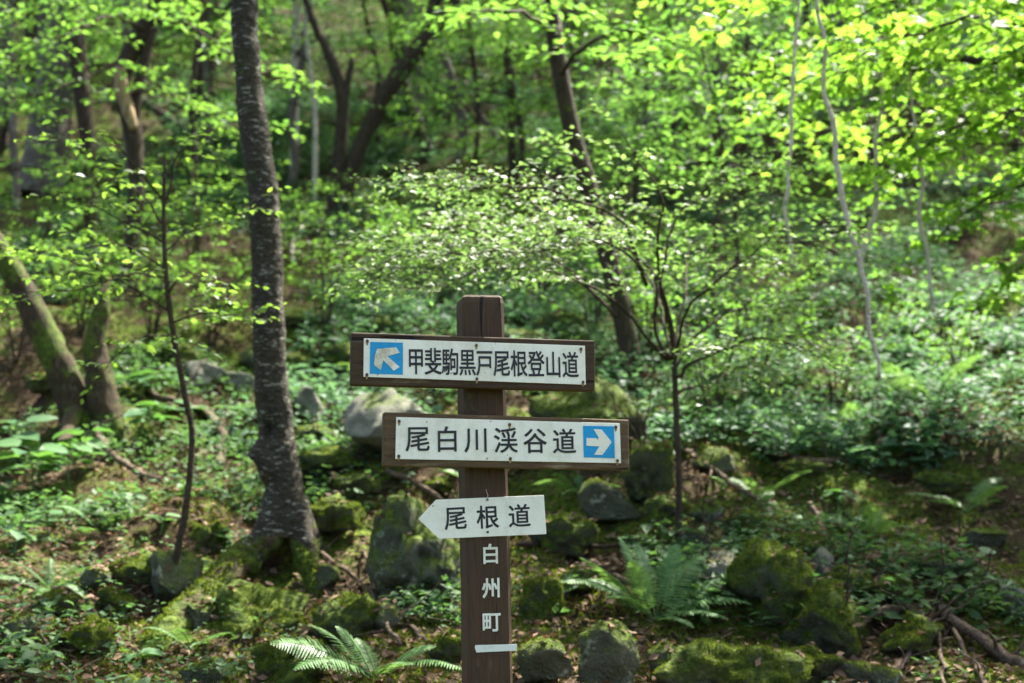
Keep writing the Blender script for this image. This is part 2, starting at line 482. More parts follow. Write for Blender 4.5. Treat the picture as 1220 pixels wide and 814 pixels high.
# ------------------------------------------------------------------ signpost
YAW = math.radians(13.0)
def build_sign():
    base = P(587, 560, 3.12)
    bz = hz(base[0], base[1]) - 0.15
    loc = np.array([base[0], base[1], bz])
    lean = math.radians(-1.35)
    root = thing('trail_signpost', 'brown wooden trail signpost with three white direction signs, in the foreground', 'signpost', loc)
    root.rotation_euler = (0, lean, YAW)
    Mx = np.array((Matrix.Rotation(YAW, 3, 'Z') @ Matrix.Rotation(lean, 3, 'Y')))
    hw, hd = 0.053, 0.050                     # post half width, half depth
    def L(px, py, off):
        """local (x, z) of the pixel on the plane `off` in front of the post's axis"""
        n = Mx @ np.array([0, -1.0, 0])
        p0 = loc + n * off
        r = ray(px, py)
        t = (p0 - EYE).dot(n) / r.dot(n)
        q = Mx.T @ (EYE + r * t - loc)
        return q[0], q[2]
    def part(name, V, Fc, mat, parent, bevel=0.0, segs=2):
        bm = bmesh.new()
        vs_ = [bm.verts.new(v) for v in V]
        for f in Fc: bm.faces.new([vs_[k] for k in f])
        bmesh.ops.recalc_face_normals(bm, faces=bm.faces[:])
        if bevel > 0:
            bmesh.ops.bevel(bm, geom=bm.edges[:], offset=bevel, segments=segs, profile=.5, affect='EDGES')
        me = bpy.data.meshes.new(name); bm.to_mesh(me); bm.free()
        me.materials.append(mat)
        return link(name, me, parent)
    # post, chamfered head, slightly uneven edges
    _, ztop = L(575, 351, hd)
    rng = np.random.default_rng(5)
    V, T = [], []
    zs = list(np.linspace(0, ztop - 0.02, 26)) + [ztop - 0.006, ztop]
    c = 0.009
    for k, z in enumerate(zs):
        inset = 0.0 if k < len(zs) - 2 else (0.002 if k == len(zs) - 2 else 0.007)
        w, d = hw - inset + .004 * (1 - z / ztop), hd - inset
        ring = [(-w + c, -d), (w - c, -d), (w, -d + c), (w, d - c), (w - c, d), (-w + c, d), (-w, d - c), (-w, -d + c)]
        for q in ring:
            V.append((q[0] + rng.normal(0, .0006), q[1] + rng.normal(0, .0006), z))
    n = 8
    for k in range(len(zs) - 1):
        for j in range(n):
            T.append((k * n + j, k * n + (j + 1) % n, (k + 1) * n + (j + 1) % n, (k + 1) * n + j))
    T.append(tuple(range((len(zs) - 1) * n, len(zs) * n)))
    T.append(tuple(range(n))[::-1])
    post = part('post', V, T, M['post'], root)
    # glyphs
    dg = bpy.context.evaluated_depsgraph_get()
    def glyph(ch, bold):
        cu = bpy.data.curves.new('glyph', 'FONT')
        cu.body = ch; cu.size = 1.0; cu.extrude = 0.0; cu.resolution_u = 3
        o = bpy.data.objects.new('glyph', cu); COL.objects.link(o)
        bpy.context.view_layer.update()
        d = bpy.context.evaluated_depsgraph_get()
        me = bpy.data.meshes.new_from_object(o.evaluated_get(d))
        co = np.array([v.co[:] for v in me.vertices]); fs = [tuple(p.vertices) for p in me.polygons]
        bpy.data.objects.remove(o); bpy.data.meshes.remove(me); bpy.data.curves.remove(cu)
        return co, fs
    def chars(text, centers, w, h, off, mat, parent, rot=0.0, bold=0.012):
        """each character a flat print of its own; w,h = full em box in metres"""
        ref, _ = glyph('国', 0)
        cx, cyy = (ref[:, 0].min() + ref[:, 0].max()) / 2, (ref[:, 1].min() + ref[:, 1].max()) / 2
        em = (ref[:, 1].max() - ref[:, 1].min()) / 0.93
        for ch, (x, z) in zip(text, centers):
            co, fs = glyph(ch, bold)
            u = (co[:, 0] - cx) / em * w; v = (co[:, 1] - cyy) / em * h
            ca, sa = math.cos(rot), math.sin(rot)
            b_ = bold * h
            Vl, fl = [], []
            for k_, (du, dv) in enumerate(((-b_, -b_), (b_, -b_), (b_, b_), (-b_, b_), (0, 0))):   # a heavier stroke
                fl += [tuple(i_ + k_ * len(u) for i_ in f_) for f_ in fs]
                Vl.append(np.stack([x + (u + du) * ca - (v + dv) * sa, np.full(len(u), -off - k_ * 4e-5), z + (u + du) * sa + (v + dv) * ca], -1))
            V, fs = np.vstack(Vl), fl
            me = bpy.data.meshes.new('character'); me.from_pydata(V.tolist(), [], fs); me.materials.append(mat)
            link('character', me, parent)
    def lin(p, q, t): return (p[0] + (q[0] - p[0]) * t, p[1] + (q[1] - p[1]) * t)
    def slab(name, corners, y0, y1, mat, parent, bevel):
        V = [(x, -y0, z) for x, z in corners] + [(x, -y1, z) for x, z in corners]
        k = len(corners)
        Fc = [tuple(range(k)), tuple(range(k, 2 * k))[::-1]] + [(i, (i + 1) % k, k + (i + 1) % k, k + i) for i in range(k)]
        return part(name, V, Fc, mat, parent, bevel)
    def disc(name, x, z, r, y0, y1, mat, parent, lab=None):
        a = np.linspace(0, 2 * math.pi, 10, endpoint=False)
        o = slab(name, [(x + r * math.cos(t), z + r * math.sin(t)) for t in a], y0, y1, mat, parent, 0)
        return o
    f0 = hd + 0.001
    f1 = f0 + 0.036          # board face
    f2 = f1 + 0.003          # plate face
    def board(name_px, plate_px, mat, label, screws, blue_px, arrow_pts, text, tc, tw, th, bold):
        b = slab('signboard', [L(*p, f1) for p in name_px], f0, f1, mat, root, 0.003)
        b['label'] = label
        slab('plate', [L(*p, f2) for p in plate_px], f1 + .0004, f2, M['plate'], b, 0.0006)
        slab('arrow_panel', [L(*p, f2) for p in blue_px], f2 + .0003, f2 + .0009, M['blue'], b, 0)
        slab('arrow', [L(*p, f2) for p in arrow_pts], f2 + .0012, f2 + .0018, M['plate_arrow'], b, 0)
        for s in screws:
            x, z = L(*s, f2)
            disc('screw', x, z, .0036, f2 + .0003, f2 + .0030, M['screw'], b)
            slab('rust_run', [(x - .0035, z - .001), (x - .0016, z - .012), (x + .0022, z - .009), (x + .004, z), (x, z + .005)], f2 + .0001, f2 + .00025, M['rust'], b, 0)
        chars(text, [L(*c_, f2) for c_ in tc], tw, th, f2 + .0012, M['black'], b, rot=0, bold=bold)
    # upper board
    t1 = '甲斐駒黒戸尾根登山道'
    tc1 = [(495.5 + i * 20.45, 430.8 + i * .52) for i in range(10)]
    board([(418, 458.5), (709, 466), (709, 406), (419, 396)][::-1], [(433, 449), (698, 458.5), (697, 412), (433.5, 403)][::-1],
          M['board'], 'upper dark brown board with blue arrow pointing up and left',
          [(437.5, 406.5), (437, 446.5), (567.5, 411.5), (568, 451.5), (692, 416), (694.5, 455.5)],
          [(440.5, 445.5), (480, 446.5), (480, 408.5), (441, 407.5)][::-1],
          [(449.4, 415.8), (472, 414), (476, 420.5), (461.5, 424.6), (476, 437.5), (469, 442), (456.5, 429), (453.5, 441), (445.5, 435), (446.5, 424)],
          t1, tc1, .0415, .0655, .010)
    t2 = '尾白川渓谷道'
    tc2 = [(497.8 + i * 34.9, 523.4 + i * .62) for i in range(6)]
    board([(456.5, 555.5), (750, 560.5), (749.5, 500.3), (457.5, 491)][::-1], [(471, 547), (740, 552), (738.5, 504.5), (472, 497)][::-1],
          M['board_old'], 'lower brown board with blue arrow pointing right',
          [(475.5, 502), (475, 543.5), (607, 506), (608, 546.5), (733.5, 509), (735.5, 549)],
          [(695.5, 545), (732.5, 546), (731.5, 508), (694.5, 507.5)][::-1],
          [(698.5, 522), (713.5, 522.3), (707, 511.5), (716.5, 511.8), (728.5, 526.8), (717.5, 542.3), (707.5, 542), (714, 532), (698.5, 531.3)],
          t2, tc2, .059, .0615, .010)
    # small pointed plate
    fp = f0 + .003
    pl = slab('pointed_plate', [L(*p, fp) for p in [(498.5, 618.5), (519.5, 595.5), (648, 590), (651, 636.5), (523, 642)]], f0, fp, M['plate'], root, .0006)
    pl['label'] = 'small white plate cut to a point on its left end'
    chars('尾根道', [L(543, 617.8, fp), L(581, 616.6, fp), L(618.8, 615), ] if False else [L(543, 617.8, fp), L(581, 616.6, fp), L(618.8, 615.2, fp)], .055, .056, fp + .0006, M['black'], pl, rot=math.radians(1.5), bold=.012)
    for s in ((580.5, 595.5), (581, 634)):
        disc('nail', *L(*s, fp), .003, fp + .0003, fp + .002, M['screw'], pl)
    x, z = L(580, 590, fp)
    V, T = tube(np.array([[x - .001, -fp - .003, z - .014], [x + .002, -fp - .004, z], [x, -fp - .002, z + .006], [x - .001, -f0 + .001, z + .014]]), .0009, 5)
    part('wire', V.tolist(), T.tolist(), M['bark_pale'], pl)
    # white characters and tape on the post
    fc = f0 + .0006
    chars('白州町', [L(584.5, 660.5, fc), L(585.6, 701, fc), L(585.5, 741.2, fc)], .0455, .0475, fc, M['white_letter'], post, bold=.022)
    slab('tape_strip', [L(*p, hd) for p in [(566, 768.6), (615.8, 767.4), (615.4, 775.2), (567.5, 777.4), (565.5, 772)]][::-1], f0 + .0002, f0 + .0010, M['tape'], post, 0)
build_sign()
print('sign', round(time.time() - T0, 1))

# ------------------------------------------------------------------ foliage machinery
def leaf_tpl(kind):
    if kind == 'lo':      # folded rhomb, broadest before the middle
        V = [(0, 0, 0), (.42, .27, .05), (1, 0, -.06), (.42, -.27, .05)]
        T = [(0, 2, 1), (0, 3, 2)]
    elif kind == 'hi':    # ovate, pointed, folded along the midrib
        V = [(0, 0, 0), (.2, .19, .03), (.45, .27, .05), (.75, .17, .02), (1, 0, -.10), (.75, -.17, .02), (.45, -.27, .05), (.2, -.19, .03), (.35, 0, .0), (.7, 0, -.03)]
        T = [(0, 8, 1), (1, 8, 2), (2, 8, 9), (2, 9, 3), (3, 9, 4), (0, 7, 8), (7, 6, 8), (6, 9, 8), (6, 5, 9), (5, 4, 9)]
    elif kind == 'maple':
        V = [(0, 0, 0)]
        tips = [(-100, .38), (-52, .72), (0, 1.0), (52, .72), (100, .38)]
        ring = []
        for k, (a, r) in enumerate(tips):
            aa = math.radians(a)
            for da, rr in ((-19, .66), (0, 1.0), (19, .66)):
                q = math.radians(a + da)
                ring.append((.12 + r * rr * math.cos(q) * .88, r * rr * math.sin(q), -.10 * (r * rr) ** 2 + (.03 if da else 0)))
        V = [(.12, 0, .02)] + ring
        T = [(0, k, k + 1) for k in range(1, len(ring))]
        V.append((-.22, 0, 0.03)); T.append((len(V) - 1, 0, 1))
    return np.array(V, float), np.array(T, int)
TPL = {k: leaf_tpl(k) for k in ('lo', 'hi', 'maple')}

def frames(d, n):
    d = d / (np.linalg.norm(d, axis=1, keepdims=True) + 1e-9)
    n = n - d * (n * d).sum(1, keepdims=True)
    n = n / (np.linalg.norm(n, axis=1, keepdims=True) + 1e-9)
    return d, np.cross(n, d), n

def leaves_mesh(kind, pos, d, n, s):
    V, T = TPL[kind]
    x, y, z = frames(d, n)
    rv = np.random.default_rng(len(pos) + 7)
    y = y * rv.uniform(.7, 1.22, len(pos))[:, None]
    z = z * rv.uniform(-.6, 2.6, len(pos))[:, None]
    W = pos[:, None, :] + s[:, None, None] * (V[None, :, 0, None] * x[:, None, :] + V[None, :, 1, None] * y[:, None, :] + V[None, :, 2, None] * z[:, None, :])
    TT = T[None] + (np.arange(len(pos)) * len(V))[:, None, None]
    return W.reshape(-1, 3), TT.reshape(-1, 3)

def arclen(pts):
    s = np.concatenate([[0], np.cumsum(np.linalg.norm(np.diff(pts, axis=0), axis=1))])
    return s

class Foliage:
    """limbs, twigs and leaves of one crown"""
    def __init__(self, seed):
        self.rng = np.random.default_rng(seed)
        self.wood = []; self.L = []
    def limb(self, pts, r0, r1=None, leaf=.06, twig=.45, gap=.12, lgap=.045, start=.2, flat=.35, droop=.12, twigs=True, sides=6, thin=1.0, sub=4, crook=.03, tilt=0.0):
        self.tilt = tilt
        rng = self.rng
        pts = catmull(pts, max(8, 5 * len(pts)))
        n = len(pts)
        if crook: 
            w_ = np.minimum(np.linspace(0, 3, n), 1)[:, None] * crook
            pts = pts + w_ * np.column_stack([fbm(pts * 3.1 + 7 * j, int(rng.integers(99)), 3) for j in range(3)])
        r1 = r0 * .25 if r1 is None else r1
        self.wood.append(tube(pts, np.linspace(r0, r1, n), sides, cap=True))
        s = arclen(pts); Ltot = s[-1]
        side = 1
        q = start * Ltot
        while q < Ltot:
            p = np.array([np.interp(q, s, pts[:, k]) for k in range(3)])
            i = min(np.searchsorted(s, q), n - 1); i0 = max(i - 1, 0)
            t = pts[i] - pts[i0]; t = t / (np.linalg.norm(t) + 1e-9)
            a = side * rng.uniform(.6, 1.25)
            ca, sa = math.cos(a), math.sin(a)
            h = np.array([t[0] * ca - t[1] * sa, t[0] * sa + t[1] * ca, t[2] * .4 + rng.normal(0.02, .16)])
            if abs(t[2]) > .85:
                b = rng.uniform(0, 6.28); h = np.array([math.cos(b), math.sin(b), .15])
            h /= np.linalg.norm(h)
            ll = twig * (1 - .45 * q / Ltot) * rng.uniform(.55, 1.2)
            self.twig(p, h, ll, leaf, lgap, flat, droop, twigs, r0 * .16 + .0008, thin, sub)
            side = -side
            q += gap * rng.uniform(.6, 1.4)
        self.twig(pts[-1], pts[-1] - pts[-2], twig * .5, leaf, lgap, flat, droop, twigs, .0015, thin)
    def twig(self, p, h, ll, leaf, lgap, flat, droop, wood=True, r=.002, thin=1.0, sub=0):
        rng = self.rng
        h = h / (np.linalg.norm(h) + 1e-9)
        u = np.linspace(0, 1, 4)
        c = p + h * ll * u[:, None]
        c[:, 2] -= droop * ll * u ** 2
        c[1:, :] += rng.normal(0, .03 * ll, (3, 3))
        if wood:
            self.wood.append(tube(c, np.linspace(min(r, .004), .0008, 4), 3, cap=False))
        for j in range(sub):
            u_ = (j + rng.uniform(.3, .9)) / (sub + .5)
            b = (1 if j % 2 else -1) * rng.uniform(.6, 1.15)
            h2 = np.array([h[0] * math.cos(b) - h[1] * math.sin(b), h[0] * math.sin(b) + h[1] * math.cos(b), h[2] * .6 + rng.normal(-.02, .15)])
            p2 = np.array([np.interp(u_, u, c[:, q]) for q in range(3)])
            self.twig(p2, h2, ll * rng.uniform(.35, .6) * (1.15 - .5 * u_), leaf, lgap, flat, droop, wood and ll > .3, r * .5, thin)
        k = max(2, int(ll / lgap))
        w = (np.arange(k) + rng.uniform(.2, .8)) / k
        w = .12 + .88 * w
        if thin < 1: 
            w = w[rng.random(k) < thin]; k = len(w)
            if k == 0: return
        pos = np.stack([np.interp(w, u, c[:, j]) for j in range(3)], -1)
        a = np.where(np.arange(k) % 2 == 0, 1, -1) * rng.uniform(.5, 1.2, k)
        d = np.stack([h[0] * np.cos(a) - h[1] * np.sin(a), h[0] * np.sin(a) + h[1] * np.cos(a), np.full(k, h[2] * .5) + rng.normal(-.12, .2, k)], -1)
        nn = np.stack([rng.normal(0, flat, k), rng.normal(-self.tilt, flat, k), np.ones(k)], -1)
        self.L.append((pos + rng.normal(0, .006, (k, 3)), d, nn, leaf * rng.uniform(.6, 1.25, k)))
    def leaves(self):
        return [np.concatenate([l[j] for l in self.L]) for j in range(4)]

def leaf_parts(root, kind, mat, A, limit):
    """the leaves that show largest in the photograph as parts of their own; returns the rest"""
    pos, d, n, s = A
    q = pix(pos)
    inside = (q[:, 0] > -5) & (q[:, 0] < 1225) & (q[:, 1] > -5) & (q[:, 1] < 820) & (q[:, 2] > .5)
    size = np.where(inside, s * F / np.maximum(q[:, 2], .5), 0)
    idx = np.argsort(-size)[:limit]
    idx = idx[size[idx] > 9]
    V, T = TPL[kind]
    me = mesh_np('leaf', V, T, mat)
    x, y, z = frames(d[idx], n[idx])
    loc = np.array(root.location)
    for k, i in enumerate(idx):
        o = bpy.data.objects.new('leaf', me)
        COL.objects.link(o); o.parent = root
        m = np.eye(4); m[:3, 0] = x[k] * s[i]; m[:3, 1] = y[k] * s[i]; m[:3, 2] = z[k] * s[i]; m[:3, 3] = pos[i] - loc
        o.matrix_basis = Matrix(m.tolist())
    keep = np.ones(len(pos), bool); keep[idx] = False
    return [a[keep] for a in A]

def finish_crown(root, fo, kind, leafm, woodm, parts=0, wood_name='branch_work'):
    A = fo.leaves()
    if parts: A = leaf_parts(root, kind, leafm, A, parts)
    if len(A[0]):
        V, T = leaves_mesh(kind, *A)
        tag(mk('crown', V, T, leafm, root), kind='stuff')
    if fo.wood:
        V, T = merge(fo.wood)
        tag(mk(wood_name, V, T, woodm, root), kind='stuff')
    return len(A[0])

def trunk_from_px(poly, d, extend=0.0, bury=.12, wig=0.0, seed=0, n=40):
    """poly: (px, py, width px[, depth offset]) from top to base"""
    pts = np.array([P(q[0], q[1], d + (q[3] if len(q) > 3 else 0)) for q in poly])
    zf = pix(pts)[:, 2]
    rad = np.array([q[2] for q in poly]) * zf / F / 2
    b = pts[-1].copy(); gz = hz(b[0], b[1])
    if b[2] > gz - bury:
        t = pts[-1] - pts[-2]; t = t / np.linalg.norm(t)
        if t[2] > -.4: t[2] = -.4; t /= np.linalg.norm(t)
        b = pts[-1] + t * ((b[2] - gz + bury) / -t[2])
        pts = np.vstack([pts, b]); rad = np.append(rad, rad[-1] * 1.18)
    if extend > 0:
        t = pts[0] - pts[min(1, len(pts) - 1)]; t /= np.linalg.norm(t)
        ex = []
        rg = np.random.default_rng(seed + 99)
        cur = pts[0]; dirn = t
        for k in range(3):
            dirn = dirn * .7 + np.array([rg.normal(0, .12), rg.normal(0, .12), .5]); dirn /= np.linalg.norm(dirn)
            cur = cur + dirn * extend / 3
            ex.append(cur)
        pts = np.vstack([ex[::-1], pts])
        rad = np.concatenate([rad[0] * np.array([.3, .55, .8]), rad])
    c = catmull(pts, n)
    u = np.linspace(0, len(rad) - 1, n)
    return c, np.interp(u, np.arange(len(rad)), rad)

def auto_limbs(fo, trunk, rad, z0, z1, count, length, leaf, up=.45, az0=0.0, **kw):
    """limbs leaving the trunk between two heights (metres above its foot), curving out to level"""
    rng = fo.rng
    zz = trunk[:, 2]; foot = zz.min()
    for k in range(count):
        z = foot + z0 + (z1 - z0) * (k + rng.uniform(0, 1)) / count
        i = int(np.argmin(np.abs(zz - z)))
        p = trunk[i]
        az = az0 + k * 2.39996 + rng.normal(0, .25)
        ln = length * rng.uniform(.7, 1.2) * (1 - .4 * max(0, (z - foot - z0) / (z1 - z0 + 1e-6)))
        h = np.array([math.cos(az), math.sin(az), 0])
        pts = [p]
        e = up * rng.uniform(.6, 1.4)
        for j in range(1, 5):
            u = j / 4
            pts.append(p + h * ln * u + np.array([rng.normal(0, .05), rng.normal(0, .05), ln * (e * u - .35 * e * u * u)]) )
        fo.limb(pts, max(.008, min(rad[i] * .45, .05)), leaf=leaf, **kw)

COUNT = {}
# ------------------------------------------------------------------ trees with trunks in view
def tree(name, label, cat, poly, bark, extend, limbs, leaf=.065, kind='lo', leafm='leaf', seed=1, d=None, sides=12, lump=.10, group=None, px_limbs=(), parts=0, twigs=True, limb_kw=None, extra_stems=()):
    b = poly[-1]
    if d is None: d = G(b[0], b[1])[1]
    c, r = trunk_from_px(poly, d, extend, seed=seed)
    foot = c[-1]
    root = thing(name, label, cat, (foot[0], foot[1], hz(foot[0], foot[1])), group)
    V, T = tube(c, r, sides, seed, lump, 5.0)
    mk('trunk', V, T, M[bark], root)
    for st in extra_stems:
        c2, r2 = trunk_from_px(st, d, 0, bury=-9, n=24)
        V, T = tube(c2, r2, 9, seed + 3, lump, 5.0)
        mk('stem', V, T, M[bark], root)
    fo = Foliage(seed)
    kw = dict(limb_kw or {})
    for z0, z1, cnt, ln, up in limbs:
        auto_limbs(fo, c, r, z0, z1, cnt, ln, leaf, up, twigs=twigs, az0=seed * 1.7, **kw)
    for lp, rr in px_limbs:
        fo.limb([P(q[0], q[1], q[2] * d / lp[0][2]) for q in lp], rr, leaf=leaf, twigs=twigs, **kw)
    if fo.L: COUNT[label] = finish_crown(root, fo, kind, M[leafm], M['twig'], parts)
    return root, c, r

# main tree at the left, standing on its own roots over a hollow
def main_tree():
    g = G(338, 696); d = g[1]
    poly = [(290, -10, 32), (294, 60, 33), (299, 130, 34), (311, 210, 36), (318, 300, 37), (320, 400, 39), (325, 470, 40), (333, 540, 43), (341, 600, 47), (342, 640, 54)]
    c, r = trunk_from_px(poly, d, 5.5, bury=-9, n=70)
    parts = [tube(c, r, 20, 3, .07, 9.0)]
    def root_px(pl, dd):
        pts = np.array([P(q[0], q[1], d + q[3]) for q in pl]); zf = pix(pts)[:, 2]
        rr = np.array([q[2] for q in pl]) * zf / F / 2
        cc = catmull(pts, 24); r2 = np.interp(np.linspace(0, len(rr) - 1, 24), np.arange(len(rr)), rr)
        parts.append(tube(cc, r2, 12, dd, .16, 9.0))
    root_px([(334, 590, 42, 0), (318, 640, 44, -.06), (292, 666, 40, -.14), (250, 702, 36, -.36), (210, 744, 33, -.6), (172, 784, 32, -.82), (140, 840, 30, -.95)], 5)
    root_px([(350, 600, 40, 0), (362, 650, 30, -.05), (371, 690, 24, -.12), (376, 722, 24, -.18), (380, 760, 22, -.2)], 6)
    root_px([(340, 600, 50, .03), (330, 660, 56, .16), (322, 705, 60, .22), (315, 740, 60, .22)], 7)
    root_px([(350, 610, 44, .05), (368, 660, 40, .20), (390, 705, 34, .32), (400, 730, 30, .35)], 8)
    root_px([(322, 620, 30, .02), (300, 660, 26, .10), (275, 690, 24, .10), (262, 720, 24, .05)], 9)
    root_px([(326, 520, 30, -.02), (310, 540, 26, -.05), (300, 548, 20, -.06)], 10)
    root_px([(330, 560, 44, -.01), (315, 552, 36, -.04), (306, 556, 24, -.05)], 12)
    V, T = merge(parts)
    me = mesh_np('tmp', V, T, None)
    o = link('tmp', me)
    md = o.modifiers.new('r', 'REMESH'); md.mode = 'VOXEL'; md.voxel_size = .011
    bpy.context.view_layer.update()
    ev = o.evaluated_get(bpy.context.evaluated_depsgraph_get())
    m2 = bpy.data.meshes.new_from_object(ev)
    V = np.empty(len(m2.vertices) * 3); m2.vertices.foreach_get('co', V); V = V.reshape(-1, 3)
    Nn = np.empty(len(m2.vertices) * 3); m2.vertices.foreach_get('normal', Nn); Nn = Nn.reshape(-1, 3)
    Q = [tuple(p.vertices) for p in m2.polygons]
    bpy.data.objects.remove(o); bpy.data.meshes.remove(m2)
    rough = fbm(V * np.array([34, 34, 80]), 31, 3)
    low = np.clip((1.62 - V[:, 2]) / .3, 0, 1)
    V = V + Nn * (.0035 * rough + .012 * low * fbm(V * 16, 35, 4) + .004 * fbm(V * np.array([9, 9, 6]), 33, 2))[:, None]
    # a rotted slit low on the trunk and the hollow under it
    for (px_, py_, rw, rh, dep) in ((319, 512, .018, .05, .055), (326, 508, .014, .045, .03)):
        c0 = P(px_, py_, d - .07)
        q = V - c0
        w = np.exp(-(q[:, 0] / rw) ** 2 - (q[:, 2] / rh) ** 2) * (q[:, 1] < .08)
        V[:, 1] += dep * w
    loc = (g[0], g[1], hz(g[0], g[1]))
    root = thing('lichen_barked_tree', 'dark straight tree with pale lichen bands and mossy roots over a hollow', 'tree', loc)
    me = bpy.data.meshes.new('trunk'); me.from_pydata((V - np.array(loc)).tolist(), [], Q); me.materials.append(M['bark_main'])
    me.materials.append(M['bark_root'])
    me.polygons.foreach_set('use_smooth', np.ones(len(Q), bool))
    # the roots and the lowest trunk carry the mossier bark
    cen = np.empty(len(Q) * 3); me.polygons.foreach_get('center', cen); cen = cen.reshape(-1, 3) + np.array(loc)
    qq = pix(cen)
    mi = ((qq[:, 1] + 40 * fbm(cen * 6, 77, 3) - .35 * (qq[:, 0] - 330)) > 650).astype(np.int32)
    me.polygons.foreach_set('material_index', mi)
    link('trunk', me, root)
    # moss tufts on the big left root
    fo = Foliage(11)
    auto_limbs(fo, c, r, 3.4, 8.0, 22, 3.0, .08, .5, gap=.14, lgap=.05, twig=.7, twigs=False)
    finish_crown(root, fo, 'lo', M['leaf'], M['twig'])
    sel = np.where((Nn[:, 2] > .15) & (pix(V)[:, 1] > 640))[0]
    return V[sel], Nn[sel], root
MAIN_MOSS = main_tree()
print('main tree', round(time.time() - T0, 1))

KW = dict(gap=.16, lgap=.06, twig=.5)
tree('grey_trunk_tree', 'thick pale grey trunk with twin stem at the far upper left', 'tree',
     [(78, -5, 44), (72, 60, 46), (62, 130, 48), (55, 190, 54), (50, 226, 62)], 'bark_grey', 7,
     [(5.5, 11, 9, 2.8, .4)], .10, seed=21, leafm='leaf_far', limb_kw=dict(gap=.2, lgap=.07, twig=1.1), twigs=False,
     extra_stems=[[(54, -5, 16), (52, 80, 17), (45, 160, 20), (38, 230, 26)]])
tree('slender_dark_tree', 'slim dark tree with a bend near the top left corner', 'tree',
     [(84, -5, 22), (90, 50, 22), (98, 110, 20), (106, 190, 17), (107, 260, 15), (104, 305, 15)], 'bark_dark', 5,
     [(4.4, 9, 7, 2.2, .4)], .085, seed=22, limb_kw=dict(gap=.18, lgap=.06, twig=.9), twigs=False)
tree('scarred_tree', 'crooked dark tree with a pale barkless scar on its trunk', 'tree',
     [(192, -5, 26), (170, 35, 24), (152, 70, 22), (145, 100, 22), (155, 140, 22), (162, 190, 19), (160, 260, 18), (150, 345, 18)], 'bark_dark', 4.5,
     [(4.6, 9, 7, 2.2, .4)], .08, seed=23, limb_kw=dict(gap=.17, lgap=.06, twig=.9), twigs=False,
     extra_stems=[[(186, 20, 12), (175, 60, 12), (165, 105, 12), (160, 150, 12)]],
     px_limbs=[([(172, 35, 15.2), (130, 20, 14.0), (80, 40, 13.2), (20, 60, 12.6)], .02), ([(180, 25, 15.2), (220, 30, 14.0), (270, 60, 13.4), (330, 80, 13.0)], .02),
               ([(150, 70, 15.2), (110, 90, 14.2), (60, 110, 13.6), (0, 115, 13.2)], .016), ([(160, 110, 15.2), (200, 110, 14.4), (240, 130, 14.0), (290, 140, 13.6)], .016),
               ([(185, 5, 15.2), (150, -20, 13.6), (90, -10, 12.8), (40, 10, 12.2)], .016)])
tree('leaning_dark_tree', 'dark tree leaning steeply right behind the centre of the slope', 'tree',
     [(540, -5, 20), (520, 30, 22), (470, 96, 22), (440, 150, 20), (425, 185, 19), (412, 225, 18), (407, 252, 18)], 'bark_dark', 4.5,
     [(4.8, 10, 7, 2.4, .4)], .09, seed=24, leafm='leaf_far', limb_kw=dict(gap=.18, lgap=.065, twig=.95), twigs=False,
     extra_stems=[[(524, -8, 16), (515, 10, 15), (515, 24, 14)]])
tree('forked_dark_tree', 'thin dark forked tree just left of the leaning one', 'tree',
     [(374, 28, 9), (388, 55, 12), (402, 92, 15), (408, 130, 15), (404, 190, 15), (396, 240, 14), (392, 262, 14)], 'bark_dark', 3.5,
     [(4.4, 9, 6, 2.2, .4)], .09, seed=25, leafm='leaf_far', limb_kw=dict(gap=.18, lgap=.065, twig=.95), twigs=False,
     extra_stems=[[(420, 70, 7), (412, 110, 9), (407, 140, 9)]])
tree('bowed_far_tree', 'narrow bowed tree uphill, right of the leaning trunk', 'tree',
     [(463, 20, 9), (470, 60, 10), (486, 110, 11), (500, 155, 12), (512, 188, 13)], 'bark_dark', 4,
     [(4.2, 9, 5, 2.2, .4)], .10, seed=26, leafm='leaf_far', limb_kw=dict(gap=.2, lgap=.07, twig=1.0), twigs=False)
tree('kinked_far_tree', 'narrow tree with grey bark uphill, left of the second brown trunk', 'tree',
     [(523, 40, 10), (535, 85, 11), (548, 130, 13), (552, 165, 12), (545, 192, 12)], 'bark_grey', 4,
     [(4.2, 9, 5, 2.2, .4)], .10, seed=27, leafm='leaf_far', limb_kw=dict(gap=.2, lgap=.07, twig=1.0), twigs=False,
     extra_stems=[[(553, 98, 6), (568, 130, 7), (585, 155, 7), (592, 168, 7)]])
tree('brown_trunk_tree', 'brown trunk leaning left above the signpost, behind the leafy shrub', 'tree',
     [(653, -5, 19), (660, 40, 20), (668, 90, 21), (680, 150, 22), (692, 195, 22), (712, 262, 23), (728, 320, 24), (742, 380, 24), (756, 448, 26)], 'bark_dark', 6.5,
     [(4.6, 10.5, 10, 2.6, .4)], .085, seed=28, limb_kw=dict(gap=.15, lgap=.055, twig=.75), twigs=False,
     px_limbs=[([(660, 40, 10.9), (640, 20, 10.4), (600, 10, 9.8), (560, 20, 9.4)], .02), ([(668, 90, 10.9), (690, 60, 10.2), (730, 40, 9.6), (790, 50, 9.2)], .02)])
print('trees', round(time.time() - T0, 1), COUNT)

